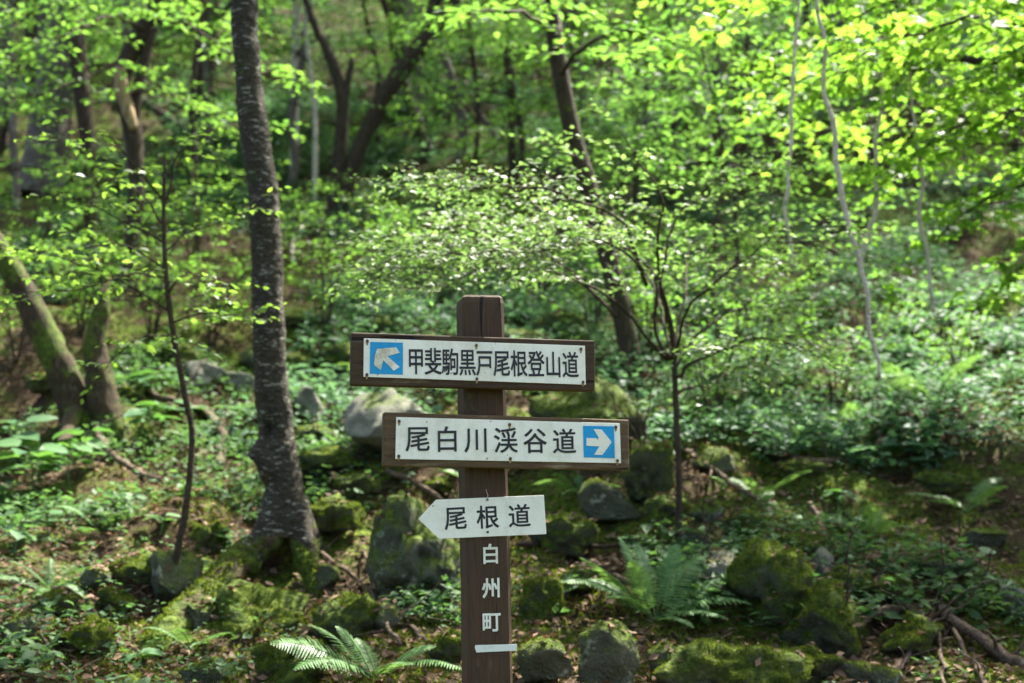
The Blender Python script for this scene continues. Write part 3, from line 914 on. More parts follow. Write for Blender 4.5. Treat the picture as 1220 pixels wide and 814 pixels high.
# snapped and fallen trunks
def stump():
    d = G(132, 510)[1]
    c, r = trunk_from_px([(126, 352, 9), (121, 372, 20), (113, 408, 27), (117, 440, 30), (122, 470, 33), (130, 508, 40)], d, 0, n=34)
    root = thing('snapped_trunk', 'short mossy snapped tree trunk standing at the left, pale at its tip', 'tree stump', (c[-1][0], c[-1][1], hz(c[-1][0], c[-1][1])))
    V, T = tube(c, r, 28, 5, .14, 13.0)
    mk('trunk', V, T, M['bark_moss'], root)
    p = np.array([P(123, 350, d), P(128, 338, d), P(131, 330, d)])
    V, T = tube(catmull(p, 6), np.linspace(.03, .004, 6), 7, 3, .3, 12)
    mk('splinter', V, T, M['wood_bare'], root)
stump()
def leaning_log():
    d = G(96, 505)[1]
    c, r = trunk_from_px([(-34, 250, 25), (4, 305, 27), (29, 350, 29), (53, 398, 33), (77, 448, 37), (94, 500, 42)], d, 1.2, n=40)
    root = thing('mossy_leaning_trunk', 'mossy brown trunk leaning out of the left edge beside the snapped trunk', 'tree', (c[-1][0], c[-1][1], hz(c[-1][0], c[-1][1])))
    V, T = tube(c, r, 28, 8, .12, 13.0)
    mk('trunk', V, T, M['bark_moss'], root)
    V, T = tube(catmull([P(90, 490, d - .05), P(80, 515, d - .25), P(72, 532, d - .45)], 8), np.linspace(.06, .03, 8), 8, 4, .2, 8)
    mk('root', V, T, M['bark_moss'], root)
leaning_log()

# bare scar on the crooked tree: a strip of pale wood let into the bark
def scar():
    root = bpy.data.objects['scarred_tree']
    d = root.location[1]
    c, r = trunk_from_px([(147, 84, 13), (147, 105, 17), (155, 135, 16), (163, 158, 9)], d, 0, bury=-9, n=18)
    c[:, 1] -= .075
    V, T = tube(c, r, 9, 12, .25, 9)
    o = mk('scar', V, T, M['wood_bare'], root); o['label'] = 'pale bare wood where the bark is gone'
scar()

# ------------------------------------------------------------------ near shrubs and branches
# forked shrub right of the sign: stem, left arm with the sunlit spray, right cloud
def forked_shrub():
    g = G(808, 640); d = g[1]
    root = thing('forked_shrub', 'slim forked shrub right of the signpost carrying the wide sunlit leaf sprays', 'shrub', (g[0], g[1], hz(g[0], g[1])))
    c, r = trunk_from_px([(803, 428, 7), (806, 500, 7.5), (809, 570, 7.5), (808, 640, 8.5)], d, 0)
    V, T = tube(c, r, 10, 2, .1, 20); mk('stem', V, T, M['bark_dark'], root)
    fo = Foliage(41)
    kw = dict(leaf=.037, twig=.48, gap=.034, lgap=.023, flat=.36, droop=.04, tilt=.35)
    D = d
    arms = [
        [(803, 430, D), (790, 424, D), (760, 400, D - .15), (735, 378, D - .2), (690, 350, D - .3), (640, 330, D - .4), (570, 330, D - .5), (470, 335, D - .6)],
        [(735, 378, D - .2), (690, 330, D - .1), (630, 295, D), (560, 285, D + .1), (470, 292, D + .2)],
        [(803, 432, D), (778, 395, D), (770, 340, D), (745, 300, D + .1), (690, 270, D + .2), (610, 262, D + .3), (520, 255, D + .4)],
        [(770, 340, D), (755, 290, D - .2), (715, 245, D - .3), (640, 225, D - .4), (560, 225, D - .4), (480, 215, D - .4)],
        [(803, 430, D), (800, 390, D - .1), (785, 340, D - .2), (765, 320, D - .4), (720, 300, D - .7), (640, 300, D - .8), (560, 310, D - .9), (430, 325, D - .9)],
    ]
    for a in arms: fo.limb([P(*q) for q in a], .010, .002, start=.42, crook=.05, **kw)
    kw2 = dict(leaf=.044, twig=.5, gap=.075, lgap=.032, flat=.35, droop=.12)
    arms2 = [
        [(804, 430, D), (800, 330, D + .1), (815, 260, D + .2), (850, 215, D + .2), (920, 190, D + .2)],
        [(804, 430, D), (790, 300, D - .3), (780, 230, D - .5), (760, 180, D - .6), (740, 150, D - .7)],
        [(804, 430, D), (830, 350, D - .2), (870, 300, D - .3), (930, 280, D - .4), (990, 285, D - .4)],
        [(804, 440, D), (840, 400, D + .2), (890, 370, D + .3), (940, 350, D + .3), (1010, 350, D + .3)],
        [(805, 450, D), (830, 430, D - .3), (880, 410, D - .5), (930, 410, D - .6), (980, 430, D - .6)],
        [(804, 430, D), (815, 330, D + .4), (850, 270, D + .7), (900, 240, D + .8), (960, 240, D + .8)],
        [(805, 470, D), (840, 460, D + .3), (880, 455, D + .5), (920, 470, D + .5)],
        [(804, 430, D), (770, 330, D + .5), (720, 240, D + .8), (700, 200, D + .9), (650, 180, D + 1.)],
    ]
    for a in arms2: fo.limb([P(*q) for q in a], .008, .002, start=.3, crook=.07, **kw2)
    print('shrub', finish_crown(root, fo, 'lo', M['leaf_shrub'], M['twig'], 280))
forked_shrub()

def maple():
    d0 = 4.3
    bx = P(1500, 500, 7.0)
    root = thing('maple_tree', 'maple reaching in from the right edge with bright backlit leaves', 'tree', (bx[0], bx[1], hz(bx[0], bx[1])))
    top = np.array([bx[0] - .1, bx[1], 8.4])
    c = catmull([top, [bx[0], bx[1] + .05, 4], [bx[0] + .05, bx[1], 2.6], [bx[0], bx[1], hz(bx[0], bx[1]) - .1]], 24)
    V, T = tube(c, np.linspace(.05, .11, 24), 12, 4, .1, 6); mk('trunk', V, T, M['bark_dark'], root)
    fo = Foliage(52)
    kw = dict(leaf=.072, twig=.75, gap=.095, lgap=.055, flat=.6, droop=.30, crook=.06)
    L = [
        [(1490, 40, 7.0), (1330, 66, 6.9), (1220, 76, 6.8), (1120, 71, 6.7), (1050, 74, 6.6), (1000, 97, 6.5)],
        [(1490, 0, 7.0), (1330, -20, 7.0), (1220, -20, 7.1), (1100, 0, 7.2), (990, 30, 7.3), (900, 70, 7.4)],
        [(1490, -40, 7.0), (1300, -60, 6.8), (1150, -60, 6.6), (1020, -40, 6.5), (930, -10, 6.4), (850, 25, 6.3)],
        [(1490, 100, 7.0), (1340, 120, 6.8), (1250, 125, 6.6), (1160, 150, 6.4), (1070, 190, 6.3)],
        [(1490, 120, 7.0), (1340, 160, 7.2), (1240, 165, 7.4), (1140, 180, 7.6), (1030, 210, 7.8)],
        [(1490, 180, 7.0), (1330, 215, 6.9), (1240, 225, 6.8), (1170, 250, 6.7), (1110, 290, 6.7)],
        [(1490, 40, 7.0), (1320, 10, 7.4), (1200, 20, 7.7), (1100, 50, 8.0), (1000, 80, 8.2), (920, 130, 8.4)],
        [(1490, -100, 7.0), (1300, -120, 7.2), (1100, -110, 7.4), (950, -60, 7.6), (820, -20, 7.8)],
        [(1490, 240, 7.0), (1340, 270, 7.0), (1250, 290, 7.0), (1190, 320, 7.0)],
        [(1490, 60, 7.0), (1300, 100, 7.6), (1180, 110, 8.0), (1080, 130, 8.4), (960, 160, 8.7)],
        [(1490, -10, 7.0), (1330, 30, 6.3), (1210, 30, 6.0), (1110, 20, 5.8), (1010, 40, 5.7)],
    ]
    for k, a in enumerate(L): fo.limb([P(*q) for q in a], .048 if k == 0 else .016, .004, start=.15, **kw)
    auto_limbs(fo, c, np.linspace(.05, .11, 24), 4.4, 6.8, 6, 1.9, .085, .5, gap=.14, lgap=.075, twig=.8, twigs=False)
    print('maple', finish_crown(root, fo, 'maple', M['leaf_maple'], M['twig'], 290))
maple()

def sapling_left():
    g = G(204, 718); d = g[1]
    root = thing('thin_sapling', 'thin bent sapling at the left with bright young leaves in tiers', 'sapling', (g[0], g[1], hz(g[0], g[1])))
    c, r = trunk_from_px([(196, 190, 3.5), (195, 250, 4.5), (196, 300, 5.5), (200, 350, 6.2), (207, 400, 6.8), (220, 470, 7), (229, 520, 7.5), (222, 600, 8), (210, 665, 8.5), (203, 718, 9)], d, 0, n=50)
    V, T = tube(c, r, 8, 2, .12, 20); mk('stem', V, T, M['twig'], root)
    fo = Foliage(63)
    kw = dict(leaf=.042, twig=.32, sub=2, gap=.07, lgap=.036, flat=.42, droop=.1, start=.2)
    D = d
    for a in [
        [(203, 385, D), (240, 375, D), (270, 382, D - .1), (300, 372, D - .1)],
        [(201, 370, D), (160, 345, D - .05), (125, 322, D - .1), (90, 310, D - .15), (40, 300, D - .2), (-20, 290, D - .2)],
        [(197, 320, D), (160, 300, D + .1), (120, 290, D + .2), (70, 295, D + .3), (10, 300, D + .3)],
        [(196, 290, D), (150, 262, D - .1), (110, 240, D - .2), (75, 235, D - .2)],
        [(196, 270, D), (170, 240, D + .1), (140, 215, D + .1), (105, 205, D + .1)],
        [(195, 250, D), (210, 200, D), (220, 170, D), (240, 160, D)],
        [(196, 240, D), (160, 190, D - .1), (130, 160, D - .1), (60, 165, D - .1)],
        [(196, 300, D), (220, 280, D + .1), (245, 270, D + .2), (300, 235, D + .2)],
        [(200, 350, D), (215, 330, D - .1), (240, 330, D - .2), (270, 335, D - .2)],
        [(206, 400, D), (180, 400, D - .2), (150, 415, D - .3), (120, 440, D - .3)],
        [(197, 330, D), (150, 330, D - .2), (80, 350, D - .3), (10, 350, D - .4)],
    ]: fo.limb([P(*q) for q in a], .005, .0012, **kw)
    print('sapling', finish_crown(root, fo, 'hi', M['leaf_young'], M['twig'], 250))
sapling_left()

# understory trees that fill the slope behind; each its own crown
for lab, poly, bark, sd in [
    ('thin dark crooked stem rising beside the left edge', [(20, -8, 7), (14, 40, 7), (16, 90, 8), (6, 150, 9), (-4, 200, 10)], 'bark_dark', 81),
    ('thin grey stem between the scarred tree and the lichen-banded trunk', [(246, -8, 6), (240, 60, 6), (228, 120, 7), (232, 180, 7), (226, 235, 8)], 'bark_dark', 82),
    ('pale leaning stem behind the forked dark tree', [(362, 60, 8), (352, 110, 9), (346, 150, 10), (352, 190, 10), (345, 225, 12)], 'bark_grey', 83),
    ('thin upright stem at the top, right of the brown leaning trunk', [(792, -8, 6), (796, 60, 6), (790, 110, 7), (800, 170, 7), (798, 235, 8)], 'bark_dark', 84),
    ('pale tall trunk in the bright gap at the top', [(826, -8, 13), (830, 40, 13), (838, 90, 14), (842, 150, 15)], 'bark_pale', 85),
    ('thin curved stem right of the kinked far tree', [(610, 20, 6), (603, 70, 7), (614, 120, 8), (622, 170, 8), (616, 220, 9)], 'bark_dark', 86),
    ('thin dark stem right of the bowed far tree', [(440, 40, 5), (452, 90, 6), (446, 140, 7), (455, 190, 8)], 'bark_dark', 87),
]:
    tree('thin_forest_tree', lab, 'tree', poly, bark, 3.5, [(4, 8, 4, 1.8, .4)], .09, seed=sd, leafm='leaf_far', sides=8, lump=.15,
         limb_kw=dict(gap=.2, lgap=.07, twig=.9), twigs=False)

def understory():
    rng = np.random.default_rng(7)
    spec = [  # px of foot, py of foot, height m, crown start m, stem px, label, bark
        (-60, 330, 6.0, 1.2, 10, 'leafy understory tree cut by the left edge, halfway up', 'bark_dark'),
        (20, 250, 7.0, 1.6, 9, 'leafy thin tree at the far left below the thick grey trunk', 'bark_grey'),
        (235, 290, 7.0, 3.2, 6, 'thin leafy tree between the scarred tree and the lichen-banded trunk', 'bark_dark'),
        (350, 205, 7.5, 2.0, 10, 'pale stemmed far tree just right of the lichen-banded trunk', 'bark_pale'),
        (375, 240, 5.0, 1.2, 6, 'slim pale sapling left of the forked dark tree', 'bark_pale'),
        (610, 215, 7.0, 1.2, 8, 'leafy far tree directly above the signpost head', 'bark_dark'),
        (700, 190, 8.0, 1.5, 8, 'tall far tree behind the brown leaning trunk', 'bark_grey'),
        (800, 250, 7.0, 1.0, 7, 'leafy far tree right of the brown leaning trunk', 'bark_dark'),
        (870, 200, 8.0, 1.2, 8, 'far tree in the bright gap left of the pale hanging stems', 'bark_grey'),
        (960, 180, 8.0, 2.0, 8, 'far tree above the dark earth bank, left of the maple limb', 'bark_dark'),
        (1090, 185, 8.0, 2.5, 9, 'far tree above the dark earth bank, behind the maple limb', 'bark_dark'),
        (1210, 190, 8.0, 2.2, 9, 'far tree above the dark earth bank at the right edge', 'bark_dark'),
        (880, 330, 4.5, .7, 6, 'bushy low tree on the bright slope right of the forked shrub', 'bark_dark'),
        (150, 215, 7.0, 1.5, 9, 'far leafy tree between the slim bent and scarred trunks', 'bark_grey'),
        (560, 240, 4.0, .6, 6, 'low leafy tree behind the sunlit spray', 'bark_dark'),
        (850, 400, 3.2, .6, 5, 'leafy sapling just behind the right side of the forked shrub', 'bark_dark'),
        (660, 300, 4.0, .5, 5, 'bushy sapling behind the brown leaning trunk', 'bark_dark'),
        (755, 280, 5.0, .6, 6, 'bushy sapling in the gap right of the brown leaning trunk', 'bark_dark'),
        (500, 160, 7.0, 1.0, 8, 'far leafy tree uphill between the leaning and kinked trunks', 'bark_grey'),
        (250, 190, 7.0, 1.0, 8, 'far leafy tree uphill, left of the lichen-banded trunk', 'bark_grey'),
        (5, 180, 7.0, 1.0, 8, 'far leafy tree in the upper left corner', 'bark_grey'),
        (770, 160, 8.0, 1.0, 8, 'far leafy tree in the bright gap above the forked shrub', 'bark_grey'),
    ]
    for k, (px_, py_, ht, z0, w, lab, bark) in enumerate(spec):
        g = G(px_, py_)
        d = g[1]
        ht *= .8; z0 *= .85
        hpx = ht * F / d
        poly = [(px_ + rng.normal(0, 14), py_ - hpx, w * .45), (px_ + rng.normal(0, 12), py_ - hpx * .6, w * .8), (px_ + rng.normal(0, 7), py_ - hpx * .3, w), (px_, py_, w * 1.1)]
        near = d < 17
        tree('understory_tree', lab, 'tree', poly, bark, 0, [(z0, ht, 13, 1.7, .35)], .07 if near else .09, seed=100 + k, leafm='leaf_far', sides=8,
             limb_kw=dict(gap=.16, lgap=.055 if near else .065, twig=.8, flat=.45), twigs=False, group='leafy trees filling the slope')
understory()
print('understory', round(time.time() - T0, 1))

def slope_shrubs():
    rng = np.random.default_rng(31)
    for k, (px_, py_, ht, lab) in enumerate([
        (95, 400, .9, 'low shrub between the leaning and snapped trunks'),
        (180, 405, 1.0, 'low shrub behind the upper part of the thin sapling stem'),
        (252, 415, .8, 'low shrub just left of the lichen-barked trunk'),
        (20, 430, 1.0, 'low shrub at the left edge below the leaning mossy trunk'),
        (385, 400, 1.0, 'low shrub right of the lichen-barked trunk'),
        (440, 380, 1.1, 'low shrub above the left end of the upper board'),
        (505, 365, 1.0, 'low shrub just left of the post head'),
        (640, 372, 1.0, 'low shrub just right of the post head'),
        (705, 400, 1.0, 'low shrub above the right end of the upper board'),
        (770, 430, 1.0, 'low shrub between the right board end and the forked stem'),
        (850, 510, 1.0, 'low shrub right of the middle of the forked stem'),
        (905, 470, 1.0, 'low shrub on the slope beneath the right leaf cloud'),
        (1000, 500, .8, 'low shrub in the middle of the bright right slope'),
        (1150, 470, .8, 'low shrub on the bright slope at the far right'),
        (330, 330, 1.2, 'low shrub behind the middle of the lichen-barked trunk'),
        (130, 330, 1.2, 'low shrub behind the snapped trunk tip'),
        (230, 320, 1.2, 'low shrub uphill between the scarred tree and the lichen-barked trunk'),
        (40, 320, 1.2, 'low shrub uphill of the leaning mossy trunk'),
    ]):
        g = G(px_, py_); B = np.array([g[0], g[1], hz(g[0], g[1])])
        root = thing('low_shrub', lab, 'shrub', B, 'low shrubs on the slope')
        fo = Foliage(900 + k)
        for j in range(7):
            a = j * 2.4 + rng.normal(0, .4)
            e = np.array([math.cos(a) * .6, math.sin(a) * .5, 1.0]) * ht * rng.uniform(.6, 1.1)
            fo.limb([B + [0, 0, -.05], B + e * [.25, .25, .5], B + e * [.6, .6, .85], B + e], .007, .0015, leaf=.05, twig=.36, gap=.10, lgap=.045, start=.3, flat=.45, droop=.1, twigs=False, crook=.05, sides=4, tilt=.2)
        finish_crown(root, fo, 'lo', M['leaf'], M['twig'])
slope_shrubs()

# forest further up: trees copied from three models
def far_trees():
    rng = np.random.default_rng(77)
    protos = []
    for k in range(3):
        fo = Foliage(200 + k)
        c = catmull([[0, 0, 12], [.2, .1, 8], [-.1, 0, 4], [0, 0, -.3]], 24); r = np.linspace(.05, .17, 24)
        auto_limbs(fo, c, r, 1.2, 12, 30, 2.8, .12, .35, gap=.27, lgap=.10, twig=1.3, twigs=False, sub=5)
        tv = tube(c, r, 8, k, .1, 3)
        cm = mesh_np('crown', *leaves_mesh('lo', *fo.leaves()), M['leaf_far'])
        wm = mesh_np('branch_work', *merge(fo.wood), M['bark_dark'])
        tm = mesh_np('trunk', *tv, M['bark_grey' if k else 'bark_dark'])
        protos.append((tm, cm, wm))
    spots = []
    for row, (yy, n_) in enumerate(((20, 6), (26, 8), (34, 9))):
        for k in range(n_):
            y_ = yy + rng.uniform(-2, 2)
            spots.append((row, (-.5 + (k + .5 + rng.uniform(-.3, .3)) / n_) * .98 * y_, y_))
    names = {0: 'lowest', 1: 'middle', 2: 'highest'}
    orr = ['first', 'second', 'third', 'fourth', 'fifth', 'sixth', 'seventh', 'eighth', 'ninth', 'tenth']
    cnt = {0: 0, 1: 0, 2: 0}
    for row, x_, y_ in spots:
        g = (x_, y_)
        t = thing('far_forest_tree', 'far forest tree in the %s row uphill, %s from the left' % (names[row], orr[cnt[row]]), 'tree', (g[0], g[1], hz(g[0], g[1])), 'far trees high on the slope')
        cnt[row] += 1
        t.rotation_euler = (0, 0, rng.uniform(0, 6.28)); s = rng.uniform(.8, 1.25); t.scale = (s, s, s)
        tm, cm, wm = protos[rng.integers(3)]
        link('trunk', tm, t); tag(link('crown', cm, t), kind='stuff'); tag(link('branch_work', wm, t), kind='stuff')
far_trees()

# pale dead stems and hanging vines on the right
def pale_stems():
    for lab, d, poly in [
        ('longest pale bare stem, bowed, hanging over the bright slope at the right', 5.9, [(960, -160, 4), (972, -10, 4.5), (980, 60, 5.5), (985, 120, 6.5), (998, 200, 7), (1012, 270, 7), (1030, 330, 6.5), (1040, 400, 6), (1046, 452, 5)]),
        ('thin pale stem left of the longest bowed stem', 6.1, [(962, -160, 4), (955, -10, 4), (948, 90, 5), (941, 170, 4.5), (937, 230, 5), (941, 318, 5)]),
        ('short pale forked stem just right of the longest bowed stem', 6.6, [(1052, 74, 3.5), (1049, 105, 4), (1043, 180, 5), (1046, 240, 6), (1034, 275, 8), (1020, 318, 7)]),
        ('rightmost pale wavy stem over the bright slope', 6.6, [(1078, 72, 3), (1084, 120, 3.2), (1088, 160, 3.5), (1100, 210, 5), (1099, 260, 5), (1106, 310, 5), (1111, 372, 4.5)]),
        ('slanting pale dead stem low on the bright slope', 13, [(1016, 372, 9), (1003, 392, 9)]),
    ]:
        pts = np.array([P(q[0], q[1], d) for q in poly])
        b = pts[-1]
        g = hz(b[0], b[1])
        rad = np.array([q[2] for q in poly]) * d / F / 2 * 1.0
        if b[2] > g and d > 8:
            pts = np.vstack([pts, [b[0] + .05, b[1] + .1, g - .05]]); rad = np.append(rad, rad[-1])
        c = catmull(pts, 40); r = np.interp(np.linspace(0, len(rad) - 1, 40), np.arange(len(rad)), rad)
        c = c + np.column_stack([fbm(c * 5.0, 5, 4), fbm(c * 5.0 + 9, 6, 4), 0 * c[:, 0]]) * .02
        o = mk('pale_stem', *tube(c, r, 7, 2, .15, 10), M['bark_pale'])
        tag(o, lab, 'dead stem', 'pale bare stems on the right slope')
pale_stems()
print('stems', round(time.time() - T0, 1))

# ------------------------------------------------------------------ rocks
_ico = {}
def ico(sub):
    if sub not in _ico:
        bm = bmesh.new(); bmesh.ops.create_icosphere(bm, subdivisions=sub, radius=1.0)
        _ico[sub] = (np.array([v.co[:] for v in bm.verts]), np.array([[v.index for v in f.verts] for f in bm.faces])); bm.free()
    return _ico[sub]

def rock_shape(seed, cuts, sub=4, rough=.07):
    V, T = ico(sub)
    V = V.copy(); rg = np.random.default_rng(seed)
    for k in range(cuts):
        n = rg.normal(size=3); n /= np.linalg.norm(n)
        o = rg.uniform(.36, .74) if cuts > 8 else rg.uniform(.5, .85)
        e = np.maximum(V @ n - o, 0)
        V = V - e[:, None] * n * .94
    nn = V / (np.linalg.norm(V, axis=1, keepdims=True) + 1e-9)
    V = V + nn * (rough * fbm(V * 2.6, seed, 5))[:, None]
    V /= np.abs(V).max(0)
    return V, T

def tufts(V, T, n, rng, size, thr=.25, patch_seed=1, patch=-.2):
    """small moss blades over the faces that look up"""
    a, b, c = V[T[:, 0]], V[T[:, 1]], V[T[:, 2]]
    cr = np.cross(b - a, c - a); ar = np.linalg.norm(cr, axis=1); nn = cr / (ar[:, None] + 1e-12)
    w = ar * (nn[:, 2] > thr)
    if w.sum() <= 0: return None
    f = rng.choice(len(T), n, p=w / w.sum())
    u = rng.random((n, 2)); fl = u.sum(1) > 1; u[fl] = 1 - u[fl]
    p = a[f] + (b - a)[f] * u[:, :1] + (c - a)[f] * u[:, 1:]
    k = fbm(p * 7, patch_seed, 3) > patch
    p, q = p[k], nn[f][k]
    m = len(p)
    d = q + rng.normal(0, .55, (m, 3))
    s = size * rng.uniform(.5, 1.4, m)
    return p - q * .002, d, rng.normal(0, 1, (m, 3)), s

def moss_mesh(tf):
    pos, d, n, s = tf
    x, y, z = frames(d, n)
    V = np.stack([pos - y * s[:, None] * .22, pos + y * s[:, None] * .22, pos + x * s[:, None]], 1).reshape(-1, 3)
    return V, np.arange(len(V)).reshape(-1, 3)

ROCKS = [  # px, py, w, h, material, cuts, moss tufts, label
    (472, 512, 122, 100, 'rock_pale', 12, 0, 'large pale grey boulder half hidden behind the two left sign ends'),
    (492, 655, 124, 150, 'rock_mid', 8, 1500, 'large upright lichen-spotted rock left of the pointed white plate'),
    (400, 618, 66, 60, 'rock_moss', 6, 2200, 'sunlit mossy rock against the right foot of the lichen-barked tree'),
    (425, 578, 56, 38, 'rock_moss', 6, 1500, 'bright mossy rock above the large upright rock'),
    (388, 552, 80, 44, 'rock_moss', 6, 1500, 'low mossy rock right of the lichen-barked trunk, below the pale slab'),
    (412, 738, 82, 70, 'rock_moss', 5, 2400, 'round green mossy rock right of the tree hollow'),
    (312, 752, 136, 124, 'rock_moss', 5, 4200, 'big dark mossy mound under the lichen-barked tree', 5.05),
    (345, 795, 90, 70, 'rock_moss', 5, 2200, 'mossy mound at the bottom edge behind the left fern'),
    (205, 690, 66, 80, 'rock_mid', 12, 500, 'angular grey rock with mossy side behind the thin sapling'),
    (137, 715, 46, 40, 'rock_moss', 6, 1200, 'small bright mossy stone left of the angular grey rock'),
    (165, 682, 70, 34, 'rock_moss', 6, 900, 'flat mossy stone behind the small bright mossy stone'),
    (100, 760, 70, 52, 'rock_moss', 6, 1600, 'mossy stone near the lower left corner'),
    (275, 456, 56, 26, 'rock_pale', 9, 0, 'low pale stone just left of the lichen-barked trunk'),
    (240, 448, 54, 34, 'rock_pale', 11, 60, 'pale broken stone behind the thin sapling, above the curved branch'),
    (366, 482, 42, 44, 'rock_pale', 13, 0, 'squarish pale slab just right of the lichen-barked trunk'),
    (190, 343, 44, 12, 'rock_pale', 8, 0, 'thin flat pale stone far up behind the sapling'),
    (378, 522, 60, 36, 'rock_mid', 8, 500, 'rounded grey-green stone under the squarish pale slab'),
    (395, 425, 64, 40, 'rock_moss', 6, 900, 'mossy boulder left of the upper sign board'),
    (362, 380, 74, 34, 'rock_moss', 6, 700, 'mossy boulder uphill right of the lichen-barked trunk'),
    (450, 390, 60, 34, 'rock_moss', 7, 500, 'mossy boulder above the left end of the upper board'),
    (702, 505, 140, 110, 'rock_dark', 13, 2500, 'wide mossy outcrop with pale lichen patches behind the sign ends'),
    (770, 565, 64, 80, 'rock_moss', 8, 1000, 'dark mossy rock behind the stem of the forked shrub'),
    (722, 605, 74, 66, 'rock_mid', 10, 1200, 'mossy rock with grey face right of the lower board'),
    (670, 640, 86, 56, 'rock_moss', 6, 1800, 'green mossy hump right of the pointed plate'),
    (642, 712, 56, 74, 'rock_moss', 7, 1500, 'mossy rock touching the right side of the post'),
    (722, 785, 76, 86, 'rock_mid', 14, 150, 'angular grey-green rock below the right fern'),
    (645, 790, 68, 60, 'rock_mid', 12, 300, 'dark angular rock at the bottom edge right of the post'),
    (868, 688, 60, 62, 'rock_pale', 11, 100, 'pale greenish rock behind the right fern'),
    (832, 655, 50, 44, 'rock_mid', 12, 150, 'grey stone behind the upright fern fronds'),
    (925, 700, 120, 110, 'rock_moss', 5, 4200, 'big green mossy mound right of the right fern'),
    (985, 740, 110, 100, 'rock_moss', 5, 4000, 'broad mossy mound to the right of the big green mound'),
    (945, 650, 90, 42, 'rock_moss', 5, 1800, 'mossy crest behind the big green mound'),
    (978, 668, 30, 44, 'rock_pale', 10, 0, 'small pale upright stone on the mossy mounds'),
    (870, 800, 190, 80, 'rock_moss', 5, 4500, 'wide mossy bank at the bottom edge below the right fern'),
    (1085, 760, 80, 56, 'rock_moss', 6, 1800, 'mossy stone under the twiggy tangle in the lower right'),
    (1208, 712, 46, 56, 'rock_pale', 10, 0, 'pale rock at the right edge near the fallen log'),
    (1180, 640, 60, 34, 'rock_mid', 9, 300, 'grey stone on the slope near the right edge'),
    (870, 480, 60, 36, 'rock_moss', 7, 500, 'mossy boulder on the slope right of the forked shrub'),
    (850, 545, 54, 40, 'rock_mid', 10, 300, 'grey boulder downslope right of the forked stem'),
    (960, 560, 60, 24, 'rock_moss', 6, 500, 'low mossy stone on the bright slope'),
    (1120, 575, 70, 30, 'rock_moss', 6, 600, 'low mossy stone on the bright slope toward the right edge'),
    (60, 455, 60, 34, 'rock_moss', 7, 500, 'mossy boulder behind the mossy leaning trunk'),
    (250, 640, 50, 40, 'rock_moss', 6, 900, 'mossy stone between the sapling and the lichen-barked tree'),
    (455, 738, 46, 40, 'rock_mid', 10, 200, 'small dark stone below the upright lichen-spotted rock'),
    (535, 775, 50, 46, 'rock_moss', 7, 900, 'mossy stone against the left side of the post foot'),
    (690, 692, 62, 36, 'rock_moss', 7, 900, 'low mossy stone just left of the largest fern'),
    (800, 792, 72, 50, 'rock_mid', 11, 300, 'dark stone right of the angular grey-green rock'),
    (965, 795, 84, 50, 'rock_moss', 7, 1500, 'mossy stone at the bottom edge under the broad mossy mound'),
    (1035, 802, 70, 44, 'rock_mid', 11, 300, 'dark stone at the bottom edge left of the slanting sticks'),
    (62, 722, 60, 36, 'rock_moss', 8, 800, 'mossy stone under the lower left fern'),
    (18, 748, 46, 36, 'rock_mid', 11, 150, 'grey stone at the left edge near the leaning stick'),
    (120, 690, 44, 30, 'rock_mid', 10, 200, 'small grey stone left of the flat mossy stone'),
    (236, 735, 40, 34, 'rock_mid', 10, 200, 'small dark stone tucked beneath the big mossy root'),
    (248, 800, 64, 40, 'rock_mid', 11, 250, 'dark stone at the bottom edge left of the mossy mounds'),
    (385, 690, 40, 34, 'rock_mid', 10, 150, 'small stone beside the hollow of the lichen-barked tree'),
    (455, 562, 60, 34, 'rock_moss', 7, 700, 'mossy stone under the left end of the lower board'),
    (525, 578, 54, 30, 'rock_moss', 7, 700, 'mossy stone left of the post under the lower board'),
    (790, 610, 60, 44, 'rock_moss', 7, 800, 'mossy stone left of the forked stem foot'),
    (838, 606, 44, 36, 'rock_mid', 10, 200, 'small grey stone right of the forked stem foot'),
    (885, 626, 64, 38, 'rock_moss', 7, 800, 'mossy stone left of the mossy crest'),
    (760, 645, 52, 28, 'rock_mid', 11, 200, 'flat dark stone above the largest fern'),
    (1010, 694, 64, 38, 'rock_moss', 7, 900, 'mossy stone behind the broad mossy mound'),
    (1064, 704, 60, 36, 'rock_moss', 7, 800, 'mossy stone left of the bare twiggy bush'),
    (1120, 676, 60, 32, 'rock_mid', 10, 300, 'grey-green stone behind the bare twiggy bush'),
    (150, 470, 44, 28, 'rock_moss', 8, 400, 'mossy stone right of the snapped trunk top'),
    (214, 424, 52, 30, 'rock_moss', 8, 400, 'mossy stone left of the pale broken stone, uphill'),
    (300, 424, 40, 30, 'rock_mid', 10, 150, 'dark stone partly behind the lichen-barked trunk'),
    (345, 438, 60, 38, 'rock_moss', 7, 500, 'mossy stone above the squarish pale slab'),
    (420, 352, 56, 28, 'rock_mid', 10, 200, 'grey stone far up right of the lichen-barked trunk'),
    (500, 412, 60, 34, 'rock_mid', 10, 200, 'grey stone seen left of the post above the upper board'),
    (622, 408, 64, 38, 'rock_mid', 10, 300, 'grey stone seen right of the post above the upper board'),
    (668, 386, 66, 34, 'rock_moss', 8, 400, 'mossy stone uphill beside the brown leaning trunk'),
    (800, 420, 60, 32, 'rock_moss', 8, 400, 'mossy stone behind the fork of the slim shrub'),
    (842, 452, 50, 28, 'rock_mid', 10, 200, 'grey stone right of the fork of the slim shrub'),
    (70, 350, 60, 30, 'rock_mid', 10, 200, 'grey stone far up behind the leaning mossy trunk'),
    (260, 372, 56, 28, 'rock_moss', 8, 300, 'mossy stone left of the lichen-barked trunk, far up'),
    (470, 210, 50, 30, 'rock_moss', 8, 0, 'far grey-green boulder uphill right of the leaning dark tree'),
]
ROCK_TOPS = []
